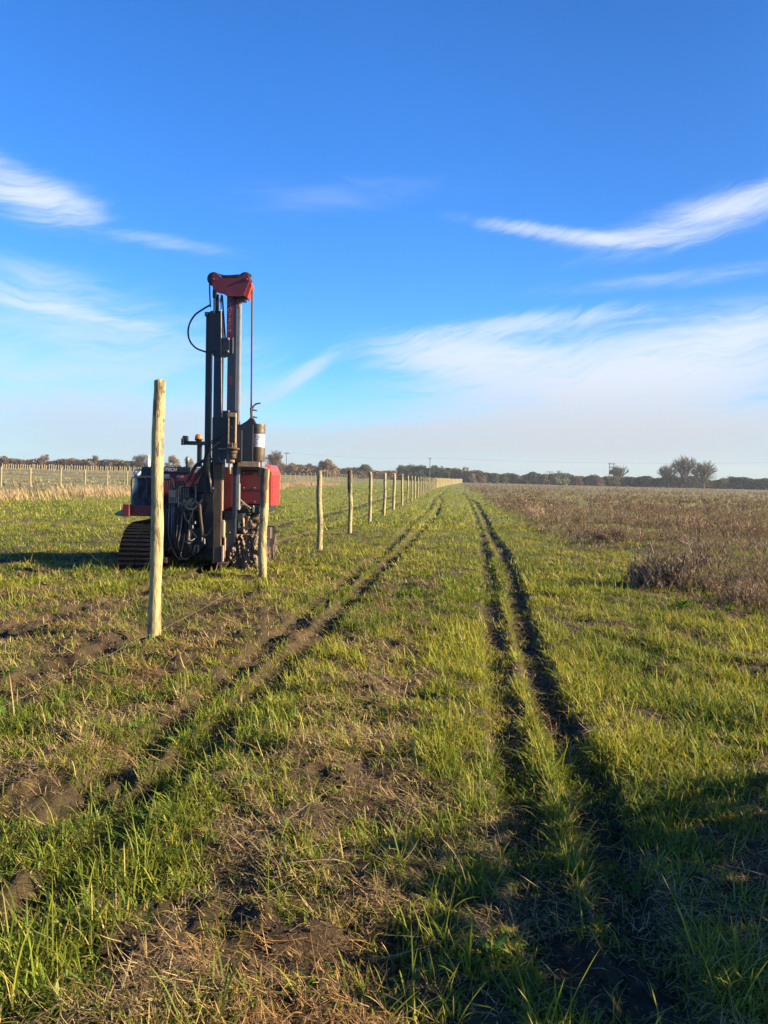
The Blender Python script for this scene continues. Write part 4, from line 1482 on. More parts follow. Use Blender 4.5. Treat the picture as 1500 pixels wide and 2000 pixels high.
    part('label_print', 'ink', lambda m: [label(m, cr + .0032, a, b, zz(p + .9), zz(p)) for a, b, p in ((250, 285, 858), (250, 270, 862), (250, 280, 865.5), (232, 258, 868.3), (232, 255, 870.3), (275, 320, 851), (275, 310, 853.5))], st, 0)
    part('label_mark', 'sticker', lambda m: m.hull(*[[Vector((cc.x + (cr + q) * math.cos(math.radians(a)), cc.y + (cr + q) * math.sin(math.radians(a)), zz(p))) for a, p in ((242, 854.3), (254, 854.3), (248, 850.8))] for q in (.004, .0055)]), st, 0)
    boxp('hammer_foot', 'tan', 464, 901.3, 506, 912, 11.50, 0.26, parent=ham)
    boxp('strike_plate', 'black', 503, 900, 509, 930, 11.60, 0.12, parent=ham)
    # hook and chain links at the end of the rope
    hook = tubep('rope_hook', 'rust', [(491, 792, 11.53), (492, 800, 11.53), (495, 794, 11.53), (500, 789, 11.53), (509, 787.5, 11.53)], 1.6)
    tubep('shackle', 'rust', [(490.5, 796, 11.53), (491, 806, 11.53), (491.5, 818, 11.53)], 2.6, hook)
    for py in (801, 814.5):
        part('shackle_pin', 'black', lambda m: m.tube([at(489, py - 1, 11.53), at(502.5, py + 1, 11.53)], 0.011, 8), hook, 0, True)
    # ---- rock spike
    yoke = part('spike_yoke', 'tan', lambda m: (m.pbox(444.5, 808, 447, 897, 11.36, 0.06), m.pbox(458, 808, 460.5, 878, 11.36, 0.06), m.pbox(444.5, 806, 460.5, 814, 11.357, 0.064)), bevel=0.004)
    boxp('yoke_back', 'black', 434, 802, 462, 897, 11.43, 0.05, parent=yoke)
    bolt(446.5, 803.5, 11.43, 1.9, yoke); bolt(452, 835, 11.43, 1.8, yoke)
    tubep('lift_screw', 'rust', [(450.5, 815, 11.40), (450.5, 825, 11.40)], 1.6, yoke)
    gc = at(454.5, 885, 11.36)
    gear = part('rotary_drive', 'rust', lambda m: m.lathe(gc, [(-0.075, 0.045), (-0.05, 0.055), (-0.01, 0.055), (0.0, 0.07), (0.035, 0.068), (0.045, 0.085), (0.062, 0.105), (0.072, 0.105), (0.085, 0.05), (0.14, 0.045)], 20), bevel=0)
    part('drive_teeth', 'tan', lambda m: [m.box(gc.x + math.cos(a) * .052 - .006, gc.x + math.cos(a) * .052 + .006, gc.y + math.sin(a) * .052 - .006, gc.y + math.sin(a) * .052 + .006, gc.z + 0.08, gc.z + 0.15) for a in np.linspace(0, 6.1, 10)], gear, 0)
    boxp('guide_disc', 'steel', 426, 875.5, 466, 877.5, 11.40, 0.12, parent=gear, bevel=0)
    tubep('spike', 'tan', [(448.5, 895, 11.38), (448.5, 925.5, 11.38)], 2.9, gear)
    bolt(448.3, 920, 11.355, 1.3, gear, 'ink')
    part('spike_pin', 'tan', lambda m: m.tube([at(445, 901, 11.36), at(458, 901, 11.36)], 0.022, 10), gear, 0, True)
    # ---- lower mast
    foot = boxp('post_guide', 'rust', 416.5, 900, 432, 1101, 11.55, 0.20)
    boxp('lit_edge', 'tan', 432, 902, 435.2, 998, 11.56, 0.16, parent=foot)  # sunlit side of the guide painted on as lighter tan strips
    boxp('lit_edge', 'tan', 432, 1016, 437.5, 1050, 11.56, 0.16, parent=foot)
    boxp('lit_edge', 'tan', 432, 1066, 436, 1097, 11.54, 0.18, parent=foot)
    boxp('lit_edge', 'tan', 436.5, 1050, 439.5, 1092, 11.60, 0.16, parent=foot)
    part('foot_plate', 'rust', lambda m: m.prism([(424, 1100), (444, 1100), (440, 1106), (430, 1110)], 11.45, 0.30), foot, 0)
    low = boxp('lower_mast', 'black', 453.5, 896, 461.5, 1012, 11.60, 0.12)
    boxp('mast_edge', 'steel', 461.5, 896, 467.5, 996, 11.61, 0.10, parent=low)
    boxp('mast_foot', 'black', 437, 1000, 459, 1104, 11.66, 0.25)
    for py, px in ((1011, 439.8), (1023, 439.6), (1040, 449)):
        bolt(px, py, 11.655, 1.1, low)
    part('support_arm', 'black', lambda m: (m.prism([(399, 902), (417, 902), (417, 1072), (404, 1072), (396, 1010), (404, 985), (396, 960)], 11.78, 0.2), m.prism([(380, 962), (399, 905), (404, 905), (402, 962)], 11.9, 0.15)), root, 0.006)
    part('engine_block', 'black', lambda m: (m.pbox(338, 962, 400, 1000, 12.0, 0.25), m.pbox(352, 950, 372, 965, 12.05, 0.2)), root, 0.01)
    boxp('lower_panel', 'red', 436, 912, 454, 1000, 11.9, 0.05)
    # ---- ledges with bright brackets above the right track, muddy gear between them
    for py0, py1, n in ((988, 1003, 'ledge'), (1043, 1051.5, 'ledge')):
        l = boxp(n, 'black', 458, py0, 512, py1, 11.80, 0.35)
        for px in (494.5, 508):
            part('bracket', 'steel', lambda m: m.prism([(px - 2, py0 + 3), (px + .5, py0 - 1), (px + 2.3, py0 + 6), (px + 1.5, py0 + 13), (px - 2, py0 + 12)], 11.76, 0.06), l, 0.004)
    part('mud_heap', 'mud', lambda m: [lump(m, at(rnd.uniform(474, 512), 1043 - 38 * rnd.random() ** 1.3, 11.85 + rnd.uniform(-.04, .2)), rnd.uniform(0.018, 0.05)) for i in range(130)], root, 0)['kind'] = 'stuff'
    part('frame_stay', 'tan', lambda m: (m.ptube([(478, 1042, 11.82), (484, 1018, 11.82), (486, 1008, 11.82)], 0.02, 6), m.ptube([(480, 1006, 11.82), (487, 1020, 11.82), (480, 1040, 11.82)], 0.018, 6), m.ptube([(475, 1010, 11.8), (477, 1040, 11.8)], 0.022, 6)), root, 0)
    tubep('ledge_hose', 'steel', [(462, 994, 11.72), (467, 995, 11.72), (471, 986, 11.72), (477, 985, 11.72)], 1.8)
    tubep('ledge_hose', 'tan', [(468, 975, 11.72), (478, 984, 11.72), (490, 993, 11.72)], 1.3)
    tubep('ledge_hose', 'black', [(470, 980, 11.74), (480, 990, 11.74), (488, 1000, 11.74)], 1.6)
    boxp('tail_bracket', 'rust', 521, 1031, 527.5, 1053, 12.6, 0.25)
    boxp('tail_bracket', 'black', 519.5, 1033, 523, 1072, 12.5, 0.2)

    # ---- control station: bent guard frames, levers, valve block
    g1 = tubep('lever_guard', 'tan', [(348.5, 990, 11.62), (349, 968, 11.62), (349.8, 955, 11.62), (352, 951, 11.62), (358, 950, 11.62), (374, 948.5, 11.62), (379, 949, 11.62), (382, 953, 11.62), (382, 974, 11.62)], 1.35)
    g2 = tubep('lever_guard', 'tan', [(316, 936, 11.66), (326, 934, 11.66), (334, 934, 11.66), (338, 938, 11.66), (340.5, 953, 11.66)], 1.3)
    for i, px in enumerate((322, 326.5, 331, 335)):
        tubep('lever', 'steel', [(px, 938, 11.68), (px + .5, 948, 11.68), (px + 1, 960, 11.7)], 0.9)
    for i, px in enumerate((344.5, 353, 358.5, 362.5, 367)):
        lv = tubep('lever', 'tan', [(px, 953 if i else 955, 11.68), (px + .3, 965, 11.68), (px + .6, 976, 11.7)], 1.0)
    vb = boxp('valve_block', 'tan', 329, 957, 344, 972, 11.66, 0.2, bevel=0.015)
    part('valve_spool', 'steel', lambda m: [m.pbox(329 + 3.6 * i, 972, 331.2 + 3.6 * i, 983, 11.64, 0.06) for i in range(5)], vb, 0.003)
    vb2 = part('valve_block', 'black', lambda m: (m.pbox(352, 976, 386, 998, 11.66, 0.2), m.pbox(360, 972, 380, 978, 11.64, 0.18)), bevel=0.008)
    def fittings(m):
        for i in range(44):
            p = at(rnd.uniform(350, 388), 976 + 16 * rnd.random(), 11.64 + rnd.uniform(-.02, .02))
            r = rnd.uniform(0.008, 0.017)
            dz = rnd.choice([(0.03, 0, 0.01), (0, 0, .03), (0.025, -0.02, 0.015)])
            m.tube([p, p + Vector(dz)], r, 6)
    part('fitting', 'tan', fittings, vb2, 0)['kind'] = 'stuff'
    tubep('drip_tray', 'tan', [(362, 989, 11.62), (370, 994, 11.62), (380, 993, 11.62), (390, 984, 11.62), (395, 975, 11.62)], 2.0)
    # hydraulic hoses, each a part of its own
    H = []
    for i in range(17):
        px = 340 + i * 2.4 + rnd.uniform(-1, 1)
        H.append(([(px, 1000, 11.68), (px - rnd.uniform(-2, 5), 1025, 11.62 + rnd.uniform(-.05, .03)), (px - rnd.uniform(0, 8), 1060, 11.60 + rnd.uniform(-.05, .03)), (px - 2 + rnd.uniform(-6, 10), 1084 + rnd.uniform(-6, 8), 11.72)], rnd.uniform(0.75, 1.2), rnd.choice(['rubber', 'rubber', 'tan'])))
    for i in range(5):
        px = 322 + i * 4.5
        H.append(([(px, 985, 11.7), (px + rnd.uniform(-2, 2), 1015, 11.68), (px + rnd.uniform(-2, 3), 1045, 11.68), (px + rnd.uniform(-2, 6), 1072, 11.72)], 1.0, rnd.choice(['rubber', 'steel', 'rubber'])))
    H += [([(359, 998, 11.6), (362, 1012, 11.58), (368, 1018, 11.58), (374, 1008, 11.58), (378, 994, 11.6)], 0.85, 'tan'),
          ([(367, 1016, 11.58), (372, 1032, 11.58), (381, 1045, 11.58), (384, 1050, 11.6)], 1.1, 'tan'),
          ([(361, 1043, 11.58), (358, 1062, 11.58), (353, 1084, 11.6), (358, 1091, 11.6), (368, 1091, 11.62)], 0.9, 'tan'),
          ([(360, 1056, 11.56), (368, 1061, 11.56), (376, 1059, 11.58)], 1.0, 'steel'),
          ([(366, 1051, 11.56), (373, 1056, 11.56), (380, 1052, 11.58)], 1.2, 'steel'),
          ([(328, 1075, 11.62), (338, 1062, 11.62), (344, 1052, 11.64)], 0.8, 'tan'),
          ([(336, 1072, 11.62), (346, 1088, 11.62), (354, 1094, 11.64)], 0.9, 'steel'),
          ([(366, 940, 11.6), (372, 928, 11.6), (384, 908, 11.6), (400, 899, 11.6), (412, 896, 11.55)], 3.4, 'rubber'),
          ([(378, 938, 11.62), (388, 922, 11.6), (400, 908, 11.58), (410, 890, 11.52)], 3.0, 'rubber'),
          ([(360, 960, 11.62), (362, 944, 11.6), (370, 936, 11.6), (377, 945, 11.6), (380, 962, 11.62)], 1.3, 'rubber'),
          ([(372, 950, 11.6), (384, 935, 11.58), (396, 918, 11.55), (402, 905, 11.52)], 1.5, 'rubber'),
          ([(394, 960, 11.62), (396, 940, 11.6), (396, 920, 11.6), (402, 880, 11.5), (412, 862, 11.45), (428, 855, 11.46)], 1.1, 'rubber'),
          ([(400, 935, 11.6), (402, 900, 11.5), (408, 875, 11.45), (418, 860, 11.45), (430, 853, 11.46)], 1.1, 'rubber'),
          ([(404, 930, 11.6), (405, 900, 11.5), (412, 880, 11.45), (422, 868, 11.45), (430, 864, 11.46)], 0.9, 'tan'),
          ([(398, 1000, 11.66), (402, 960, 11.62), (402, 930, 11.6)], 2.2, 'rubber'),
          ([(409, 892, 11.5), (408, 915, 11.54), (411, 940, 11.56), (414, 962, 11.58)], 2.0, 'tan'),
          ([(390, 985, 11.58), (392, 1010, 11.58), (395, 1035, 11.58), (397.5, 1052, 11.6)], 3.6, 'rust'),
          ([(400, 1046, 11.58), (408, 1042, 11.58), (415, 1030, 11.6)], 2.4, 'mud'),
          ([(428, 893, 11.46), (431, 902, 11.46), (437, 899, 11.46), (441, 893, 11.46)], 0.9, 'steel')]
    for pts, r, m in H:
        tubep('hose', m, pts, r)
    part('coupling', 'steel', lambda m: [m.tube([at(a, b, 11.56), at(a + .3, b + q, 11.56)], 0.013, 8) for a, b, q in ((394.5, 1050, 7), (399, 1052, 10), (376, 1026, 6), (381, 1018, 5), (333, 1108, 5), (333, 1114, 3), (353, 1115, 4), (404, 893, 7), (410, 897, 12), (416, 952, 3))], root, 0)['kind'] = 'stuff'
    part('hose_clamp', 'tan', lambda m: (m.pbox(378.5, 1066, 380.3, 1078, 11.6, .05), m.pbox(385.5, 1065, 388, 1079, 11.6, .05), m.pbox(380, 1065, 387, 1067, 11.6, .05)), root, 0.003)
    boxp('rear_foot', 'rust', 318, 1089, 326, 1100, 11.6, 0.3)
    return root


build_driver()


def jar(px, py0, py1, wpx, d, mat, capmat, label, cat):
    b = at(px, py1, d); h = at(px, py0, d).z - b.z; r = wpx / 2 * d / F
    mb = MB(); mb.lathe(b, [(0, r * .9), (h * .08, r), (h * .6, r), (h * .72, r * .55), (h * .8, r * .5)], 14)
    o = mb.build('bottle', M[mat], None, tuple(b), 0, True); o.location = b
    mb = MB(); mb.lathe(b, [(h * .78, r * .6), (h, r * .58)], 12)
    mb.build('cap', M[capmat], o, tuple(b))
    tag(o, label, cat)


jar(289.5, 890, 912, 8, 12.15, 'white', 'yellow', 'white bottle standing on the console, half behind the tall post', 'bottle')


def bag():
    np.random.seed(9)
    c = at(267, 931, 11.95)
    mb = MB()
    rs = np.random.RandomState(4)
    rings = []
    for h, r in ((0, .055), (.03, .085), (.07, .08), (.10, .06), (.115, .03), (.12, .005)):
        rings.append([(c.x + r * (1 + rs.uniform(-.25, .25)) * math.cos(6.283 * i / 12), c.y + .1 + r * .8 * (1 + rs.uniform(-.25, .25)) * math.sin(6.283 * i / 12), c.z + h + rs.uniform(-.008, .008)) for i in range(12)])
    v = [p for q in rings for p in q]
    f = [(a * 12 + i, a * 12 + (i + 1) % 12, (a + 1) * 12 + (i + 1) % 12, (a + 1) * 12 + i) for a in range(5) for i in range(12)] + [tuple(range(12))]
    mb.add(v, f)
    o = mb.build('bag', M['white'], None, tuple(c)); o.location = c
    tag(o, 'crumpled white bag lying on top of the black tarpaulin', 'bag')


bag()


# ------------------------------------------------------------------ trees and hedges of the skyline
def leaf_cloud(pts, size, cols, seed):
    """small randomly turned quads at the given points"""
    r = np.random.RandomState(seed)
    n = len(pts)
    a = r.normal(size=(n, 3)); a /= np.linalg.norm(a, axis=1)[:, None]
    b = np.cross(a, r.normal(size=(n, 3))); b /= np.linalg.norm(b, axis=1)[:, None]
    s = size * r.uniform(0.5, 1.4, (n, 1))
    t = s * r.uniform(0.4, 0.9, (n, 1))
    V = np.stack([pts - a * s, pts + b * t, pts + a * s, pts - b * t], 1).reshape(-1, 3)
    Fq = (np.arange(4)[None] + 4 * np.arange(n)[:, None])
    return V, Fq, np.repeat(cols, 4, axis=0)


def crown_points(rs, W, H, z0, nb, n):
    """points through a lumpy crown made of nb clumps; returns points and each one's clump brightness"""
    P, B = [], []
    for k in range(nb):
        a = rs.rand() * 6.28; q = math.sqrt(rs.rand()) * 0.38
        t = rs.rand() ** 1.3
        env = math.sqrt(max(0.05, 1 - t * t * 0.85))
        c = np.array([math.cos(a) * q * W * env, math.sin(a) * q * W * env, z0 + (H - z0) * (0.05 + 0.80 * t)])
        rad = W * rs.uniform(0.12, 0.20)
        m = n // nb
        d = rs.normal(size=(m, 3)); d /= np.linalg.norm(d, axis=1)[:, None]
        d *= (rs.rand(m, 1) ** 0.45) * rad
        d[:, 2] *= 0.85
        P.append(c + d); B.append(np.full(m, rs.uniform(0.75, 1.25)))
    return np.vstack(P), np.concatenate(B)


def leafy_tree(px, dep, top, wpx, col, seed, label, name='tree', dens=1.0, z0f=0.22, group=None):
    rs = np.random.RandomState(seed)
    x = place(px, dep); z = z1(x, dep)
    H = at(px, top, dep).z - z
    W = wpx * dep / F
    e = empty(name, (x, dep, z), label, 'tree', group)
    P, B = crown_points(rs, W, H, H * min(z0f, 0.04), 34, int(6800 * dens))
    c = 1.9 * np.array(col)[None] * B[:, None] * rs.uniform(0.7, 1.3, (len(P), 1))
    v, f, k = leaf_cloud(P, W * 0.026, c, seed)
    np_mesh('crown', v, f, M['leaf'], k, e)
    mb = MB()
    mb.tube([(0, 0, -0.2), (0.05 * W * .3, 0, H * 0.3), (0, 0, H * 0.6)], W * 0.028, 7, W * 0.012)
    for q in range(6):
        a = rs.rand() * 6.28
        mb.tube([(0, 0, H * (0.22 + 0.06 * q)), (math.cos(a) * W * .2, math.sin(a) * W * .2, H * (0.42 + 0.06 * q)), (math.cos(a) * W * .33, math.sin(a) * W * .33, H * (0.5 + 0.06 * q))], W * 0.010, 5, W * 0.003)
    mb.build('trunk', M['bark'], e)
    return e


def bare_tree(px, dep, top, wpx, seed, label, col=(0.115, 0.085, 0.062), twig=1.0, name='bare_tree', group=None, low=0.14, stem=0.30):
    """winter tree: trunk and limbs > a crown of fine twigs"""
    rs = np.random.RandomState(seed)
    x = place(px, dep); z = z1(x, dep)
    H = at(px, top, dep).z - z
    W = wpx * dep / F
    e = empty(name, (x, dep, z), label, 'tree', group)
    mb = MB()
    tips = []

    def grow(p, d, ln, r, lev):
        q = p + d * ln * 0.5 + Vector(rs.normal(0, 0.03, 3)) * ln
        e2 = q + (d + Vector((0, 0, 0.12))).normalized() * ln * 0.5
        mb.tube([p, q, e2], r, 6 if lev < 2 else 4, r * 0.62, caps=False)
        if lev >= 3:
            tips.append((e2, d, ln)); tips.append((q, d, ln))
            return
        k = (5 if stem > 0.2 else 8, 4, 4)[lev]
        for i in range(k):
            a = 2 * math.pi * (i + rs.rand() * 0.7) / k
            side = Vector((math.cos(a), math.sin(a), 0))
            dd = (d * rs.uniform(0.75, 1.15) + side * rs.uniform(0.40, 0.85) + Vector((0, 0, 0.10))).normalized()
            if i == 0:
                dd = (d + side * 0.15).normalized()
            grow(p.lerp(e2, rs.uniform(0.65, 1.0)), dd, ln * rs.uniform(0.62, 0.85) * (1.7 if lev == 0 and stem < 0.2 else 1.0), r * 0.58, lev + 1)
    grow(Vector((0, 0, -0.2)), Vector((0, 0, 1)), H * stem, H * 0.027, 0)
    # fit the spread to the picture
    V = np.array(mb.v)
    zt = V[:, 2].max(); wx = np.percentile(np.abs(V[:, :2]), 99.5)
    sx, sz = W * 0.46 / wx, H * 0.93 / zt
    def inside(a, b, c):
        q = math.sqrt((a / (W * 0.46)) ** 2 + (b / (W * 0.46)) ** 2 + (max(0, c - H * (low + 0.1)) / (H * (0.86 - low))) ** 2)
        k = 1 / q if q > 1 else 1.0
        return (a * k, b * k, H * (low + 0.1) + (c - H * (low + 0.1)) * k)
    mb.v = [inside(a * sx, b * sx, c * sz) for a, b, c in mb.v]
    mb.build('trunk', M['bark'], e)
    X, Y, Z, A, LE, Ln = [], [], [], [], [], []
    for t, d, ln in tips:
        tt = Vector(inside(t.x * sx, t.y * sx, t.z * sz))
        for q in range(int(8 * twig)):
            dd = (Vector((d.x * sx, d.y * sx, d.z * sz)).normalized() + Vector(rs.normal(0, 0.55, 3)) + Vector((0, 0, 0.12))).normalized()
            X.append(tt.x); Y.append(tt.y); Z.append(tt.z)
            A.append(math.atan2(dd.y, dd.x)); LE.append(math.acos(max(-1, min(1, dd.z)))); Ln.append(H * rs.uniform(0.05, 0.13))
    f0 = Vector((0, 0, H * (low + 0.10)))
    for q in range(int(3200 * twig)):                     # fine twigs fanning out to a rounded crown
        a = rs.rand() * 6.28; el = math.asin(rs.uniform(-0.12, 1.0))
        lump = 0.86 + 0.14 * math.sin(3 * a + seed) * math.cos(4 * el + seed)
        k = lump * rs.rand() ** 0.4
        d = Vector((math.cos(a) * math.cos(el) * W * 0.5, math.sin(a) * math.cos(el) * W * 0.5, math.sin(el) * (H - f0.z)))
        p = f0 + d * k * 0.88
        dd = (d.normalized() + Vector(rs.normal(0, 0.35, 3))).normalized()
        X.append(p.x); Y.append(p.y); Z.append(p.z); A.append(math.atan2(dd.y, dd.x)); LE.append(math.acos(max(-1, min(1, dd.z)))); Ln.append(H * rs.uniform(0.07, 0.15))
    n = len(X)
    c = 1.2 * np.array(col)[None] * rs.uniform(0.7, 1.3, (n, 1))
    v, f, k = blades(np.array(X), np.array(Y), np.array(Z), np.array(Ln), np.full(n, max(0.03, H * 0.0045)), np.array(A), np.array(LE), rs.uniform(-.3, .3, n), c, 2)
    np_mesh('crown', v, f, M['weed'], k, e)
    return e


def hedge(px0, px1, dep0, dep1, hpts, col, seed, label, dens=1.0, size=0.32, name='hedge', cat='hedge'):
    """a hedge between two picture columns; hpts = (px, top py) along it"""
    rs = np.random.RandomState(seed)
    n = int(abs(px1 - px0) * 75 * dens)
    t = rs.rand(n)
    px = px0 + (px1 - px0) * t
    dep = dep0 + (dep1 - dep0) * t
    hp = np.array(hpts)
    top = np.interp(px, hp[:, 0], hp[:, 1])
    d0 = np.array([list(ray(p, 930)) for p in np.linspace(px0, px1, 40)])
    rat = np.interp(t, np.linspace(0, 1, 40), d0[:, 0] / d0[:, 1])
    dtop = (top - 1000) / F
    # height of the line of sight through (px, top)
    cz = np.array([at(a, b, c).z for a, b, c in zip(px, top, dep)])
    x = rat * dep
    zg = zfun(x, dep, False)
    lump = 0.45 + 0.62 * fbm(x * 0.12, dep * 0.05, 1.0, 2, seed) + 0.40 * fbm(x * 0.45, dep * 0.05, 1.0, 2, seed + 9)
    H = np.maximum(0.8, (cz - zg)) * lump
    y = dep + rs.normal(0, 1.1, n)
    zz = rs.rand(n) ** 0.75 * H
    P = np.stack([x + rs.normal(0, .25, n), y, zg + zz], 1)
    hue = fbm(x * 0.12, zz * 0.5, 1.0, 3, seed + 3)[:, None]
    c = 1.7 * np.array(col)[None] * (0.55 + 0.9 * hue) * rs.uniform(0.7, 1.3, (n, 1))
    c = c * (1 + (hue - 0.5) * np.array([0.9, 0.1, 0.0]))
    v, f, k = leaf_cloud(P, size, c, seed)
    x0, y0 = x.mean(), dep.mean()
    o = np_mesh(name, v - np.array([x0, y0, 0]), f, M['leaf'], k)
    o.location = (x0, y0, 0)
    return tag(o, label, cat)


BRN, OLV, GRN, DRK = (0.105, 0.075, 0.048), (0.075, 0.070, 0.036), (0.052, 0.066, 0.030), (0.040, 0.048, 0.026)
hedge(-60, 300, 300, 300, [(-60, 893), (0, 890), (30, 896), (60, 894), (130, 899), (200, 899), (300, 905)], BRN, 1, 'long brown hedge along the far left horizon')
hedge(545, 775, 330, 345, [(545, 905), (600, 904), (625, 907), (665, 914), (700, 915), (740, 919), (775, 921)], BRN, 2, 'low brown hedge on the horizon between the machine and the dark wood')
hedge(770, 890, 352, 352, [(770, 919), (800, 913), (850, 914), (890, 917)], DRK, 6, 'dense undergrowth at the foot of the dark wood')
hedge(880, 1200, 345, 330, [(880, 916), (925, 923), (960, 926), (1000, 927), (1100, 925), (1150, 930), (1200, 929)], OLV, 3, 'hedge on the horizon from the dark wood to the bare tree')
hedge(1195, 1560, 330, 300, [(1195, 930), (1260, 930), (1290, 932), (1400, 934), (1450, 935), (1560, 934)], DRK, 4, 'dark hedge along the far right horizon under the bare trees')
G = 'trees along the horizon'
leafy_tree(87, 300, 885, 30, (0.12, 0.070, 0.045), 11, 'round russet tree above the far left hedge', group=G)
leafy_tree(187, 300, 887, 24, (0.11, 0.075, 0.045), 12, 'smaller round brown tree between the russet tree and the machine', group=G)
leafy_tree(12, 300, 889, 26, BRN, 13, 'low bushy brown tree at the left picture edge', group=G)
bare_tree(275, 290, 884, 40, 14, 'grey bare tree just left of the tallest post', (0.085, 0.078, 0.070), 1.6, group=G)
leafy_tree(338, 290, 887, 34, (0.13, 0.088, 0.052), 15, 'tan brown tree seen over the machine behind the tall post', group=G)
leafy_tree(368, 290, 890, 26, (0.12, 0.085, 0.05), 16, 'tan brown bush behind the beacon pole of the machine', group=G)
bare_tree(536, 260, 878, 46, 17, 'bare brownish tree right behind the dark ram cylinder', (0.15, 0.105, 0.072), 2.2, group=G, low=0.05)
leafy_tree(572, 300, 905, 28, (0.115, 0.08, 0.05), 18, 'low brown bush at the foot of the left power pole', group=G)
leafy_tree(638, 300, 893, 46, (0.135, 0.092, 0.06), 19, 'broad tan tree left of the middle of the horizon', group=G, dens=1.2)
leafy_tree(604, 340, 904, 26, DRK, 20, 'small dark tree left of the broad tan one', group=G)
leafy_tree(712, 300, 906, 38, (0.075, 0.065, 0.045), 21, 'low domed grey brown tree between the broad tan tree and the dark wood', group=G)
for i, (px, top, w, c) in enumerate([(786, 908, 42, DRK), (803, 905, 40, DRK), (822, 908, 38, DRK), (845, 907, 36, GRN), (862, 910, 34, DRK), (877, 911, 24, OLV)]):
    leafy_tree(px, 350, top, w, c, 30 + i, ['dark tree at the left end of the wood', 'dark tree, tallest of the wood', 'dark tree of the wood, just left of the second power pole', 'dark green tree just right of the second power pole',
               'dark tree fourth in line right of the wood\'s tallest', 'olive bush at the right end of the wood'][i], group=G, z0f=0.05)
leafy_tree(892, 350, 910, 20, (0.11, 0.055, 0.04), 37, 'reddish tree between the wood and the pale green tree', group=G, z0f=0.05)
leafy_tree(909, 350, 908, 20, (0.085, 0.10, 0.05), 38, 'pale green round tree at the far end of the fence row', group=G, z0f=0.15)
leafy_tree(1042, 330, 923, 20, GRN, 39, 'small round dark tree in the hedge right of the ruts', group=G, z0f=0.05)
leafy_tree(1064, 330, 924, 22, OLV, 40, 'small round olive tree beside the low crossarm pole', group=G, z0f=0.05)
leafy_tree(1094, 320, 920, 42, (0.07, 0.085, 0.045), 41, 'broad low green tree right of the low crossarm pole', group=G, z0f=0.05)
leafy_tree(1162, 330, 926, 26, OLV, 42, 'low olive bush left of the transformer pole', group=G, z0f=0.05)
bare_tree(1209, 320, 901, 46, 51, 'small bare tree beside the transformer pole', (0.10, 0.088, 0.070), 0.42, group=G, low=0.02, stem=0.13)
bare_tree(1305, 310, 902, 50, 52, 'smaller bare tree, left one of the three on the right', (0.09, 0.08, 0.062), 0.8, group=G, low=0.02, stem=0.13)
bare_tree(1338, 315, 883, 68, 53, 'tallest bare tree, in the middle of the three on the right', (0.09, 0.08, 0.062), 0.7, group=G, low=0.02, stem=0.13)
bare_tree(1375, 305, 896, 60, 54, 'bare tree with a greenish twig crown, right one of the three', (0.11, 0.105, 0.06), 1.2, group=G, low=0.02, stem=0.13)


rb = random.Random(8)
for i in range(26):
    px = 925 + i * 22.5 + rb.uniform(-7, 7)
    base = 926 + max(0, (px - 1100)) * 0.021
    if 1290 < px < 1395 or 1035 < px < 1105:
        continue
    leafy_tree(px, rb.uniform(300, 335), base + rb.uniform(-4, 5.5), rb.uniform(14, 30), rb.choice([BRN, OLV, DRK, GRN, (0.10, 0.06, 0.045)]), 200 + i,
               'small rounded bush breaking the line of the far hedge right of the ruts', name='bush', group='bushes in the far hedge', z0f=0.0, dens=0.5)
for i in range(16):
    px = 10 + i * 17 + rb.uniform(-6, 6)
    leafy_tree(px, rb.uniform(292, 305), 895 + px * 0.03 + rb.uniform(-3, 3), rb.uniform(13, 24), rb.choice([BRN, OLV, DRK, (0.11, 0.065, 0.045)]), 240 + i,
               'small rounded bush breaking the line of the far left hedge', name='bush', group='bushes in the far left hedge', z0f=0.0, dens=0.5)

# ------------------------------------------------------------------ power poles and their wires
def power_pole(px, dep, top, label, arm=2.4, double=False):
    x = place(px, dep); z = z1(x, dep)
    H = at(px, top, dep).z - z
    e = empty('power_pole', (x, dep, z), label, 'power pole', 'power poles on the horizon')
    for s in ((-0.9, 0.9) if double else (0,)):
        mb = MB(); mb.tube([(s, 0, -0.3), (s, 0, H)], 0.17, 8, 0.12); mb.build('shaft', M['pole'], e)
    w = 3.0 if double else arm
    mb = MB(); mb.box(-w / 2, w / 2, -0.1, 0.1, H - 0.55, H - 0.32); mb.build('crossarm', M['pole'], e)
    for s in (-0.45, 0, 0.45):
        mb = MB(); mb.lathe((s * w, 0, H - 0.32), [(0, 0.05), (0.12, 0.11), (0.2, 0.07), (0.35, 0.1), (0.42, 0.04)], 8); mb.build('insulator', M['white'], e)
    if double:
        mb = MB(); mb.box(-0.7, 0.7, -0.45, 0.45, H * 0.5, H * 0.68); mb.build('transformer', M['pole'], e, bevel=0.08)
        mb = MB(); mb.box(-1.2, 1.2, -0.1, 0.1, H * 0.80, H * 0.83); mb.build('brace', M['pole'], e)
    return (x, dep, z + H + 0.05)


pA = power_pole(559, 300, 883, 'pole with crossarm beside the bare brownish tree')
pB = power_pole(839, 340, 894, 'slim pole rising out of the dark wood', 1.4)
pC = power_pole(1194, 325, 904, 'double transformer pole beside the small bare tree', double=True)
pD = power_pole(1073, 345, 920, 'low pole with short crossarm behind the olive tree', 3.4)


def wire(a, b, sag, r=0.018):
    mb = MB()
    a, b = Vector(a), Vector(b)
    mb.tube([a.lerp(b, t) - Vector((0, 0, sag * 4 * t * (1 - t))) for t in np.linspace(0, 1, 15)], r, 4)
    return mb.build('power_line', M['black'])


tag(wire(pA, pB, 1.2), 'thin power line between the crossarm pole and the pole in the wood', 'power line')
tag(wire(pB, (place(1620, 300), 300, pB[2] + 1.0), 1.5), 'thin power line running right across the sky from the pole in the wood', 'power line')


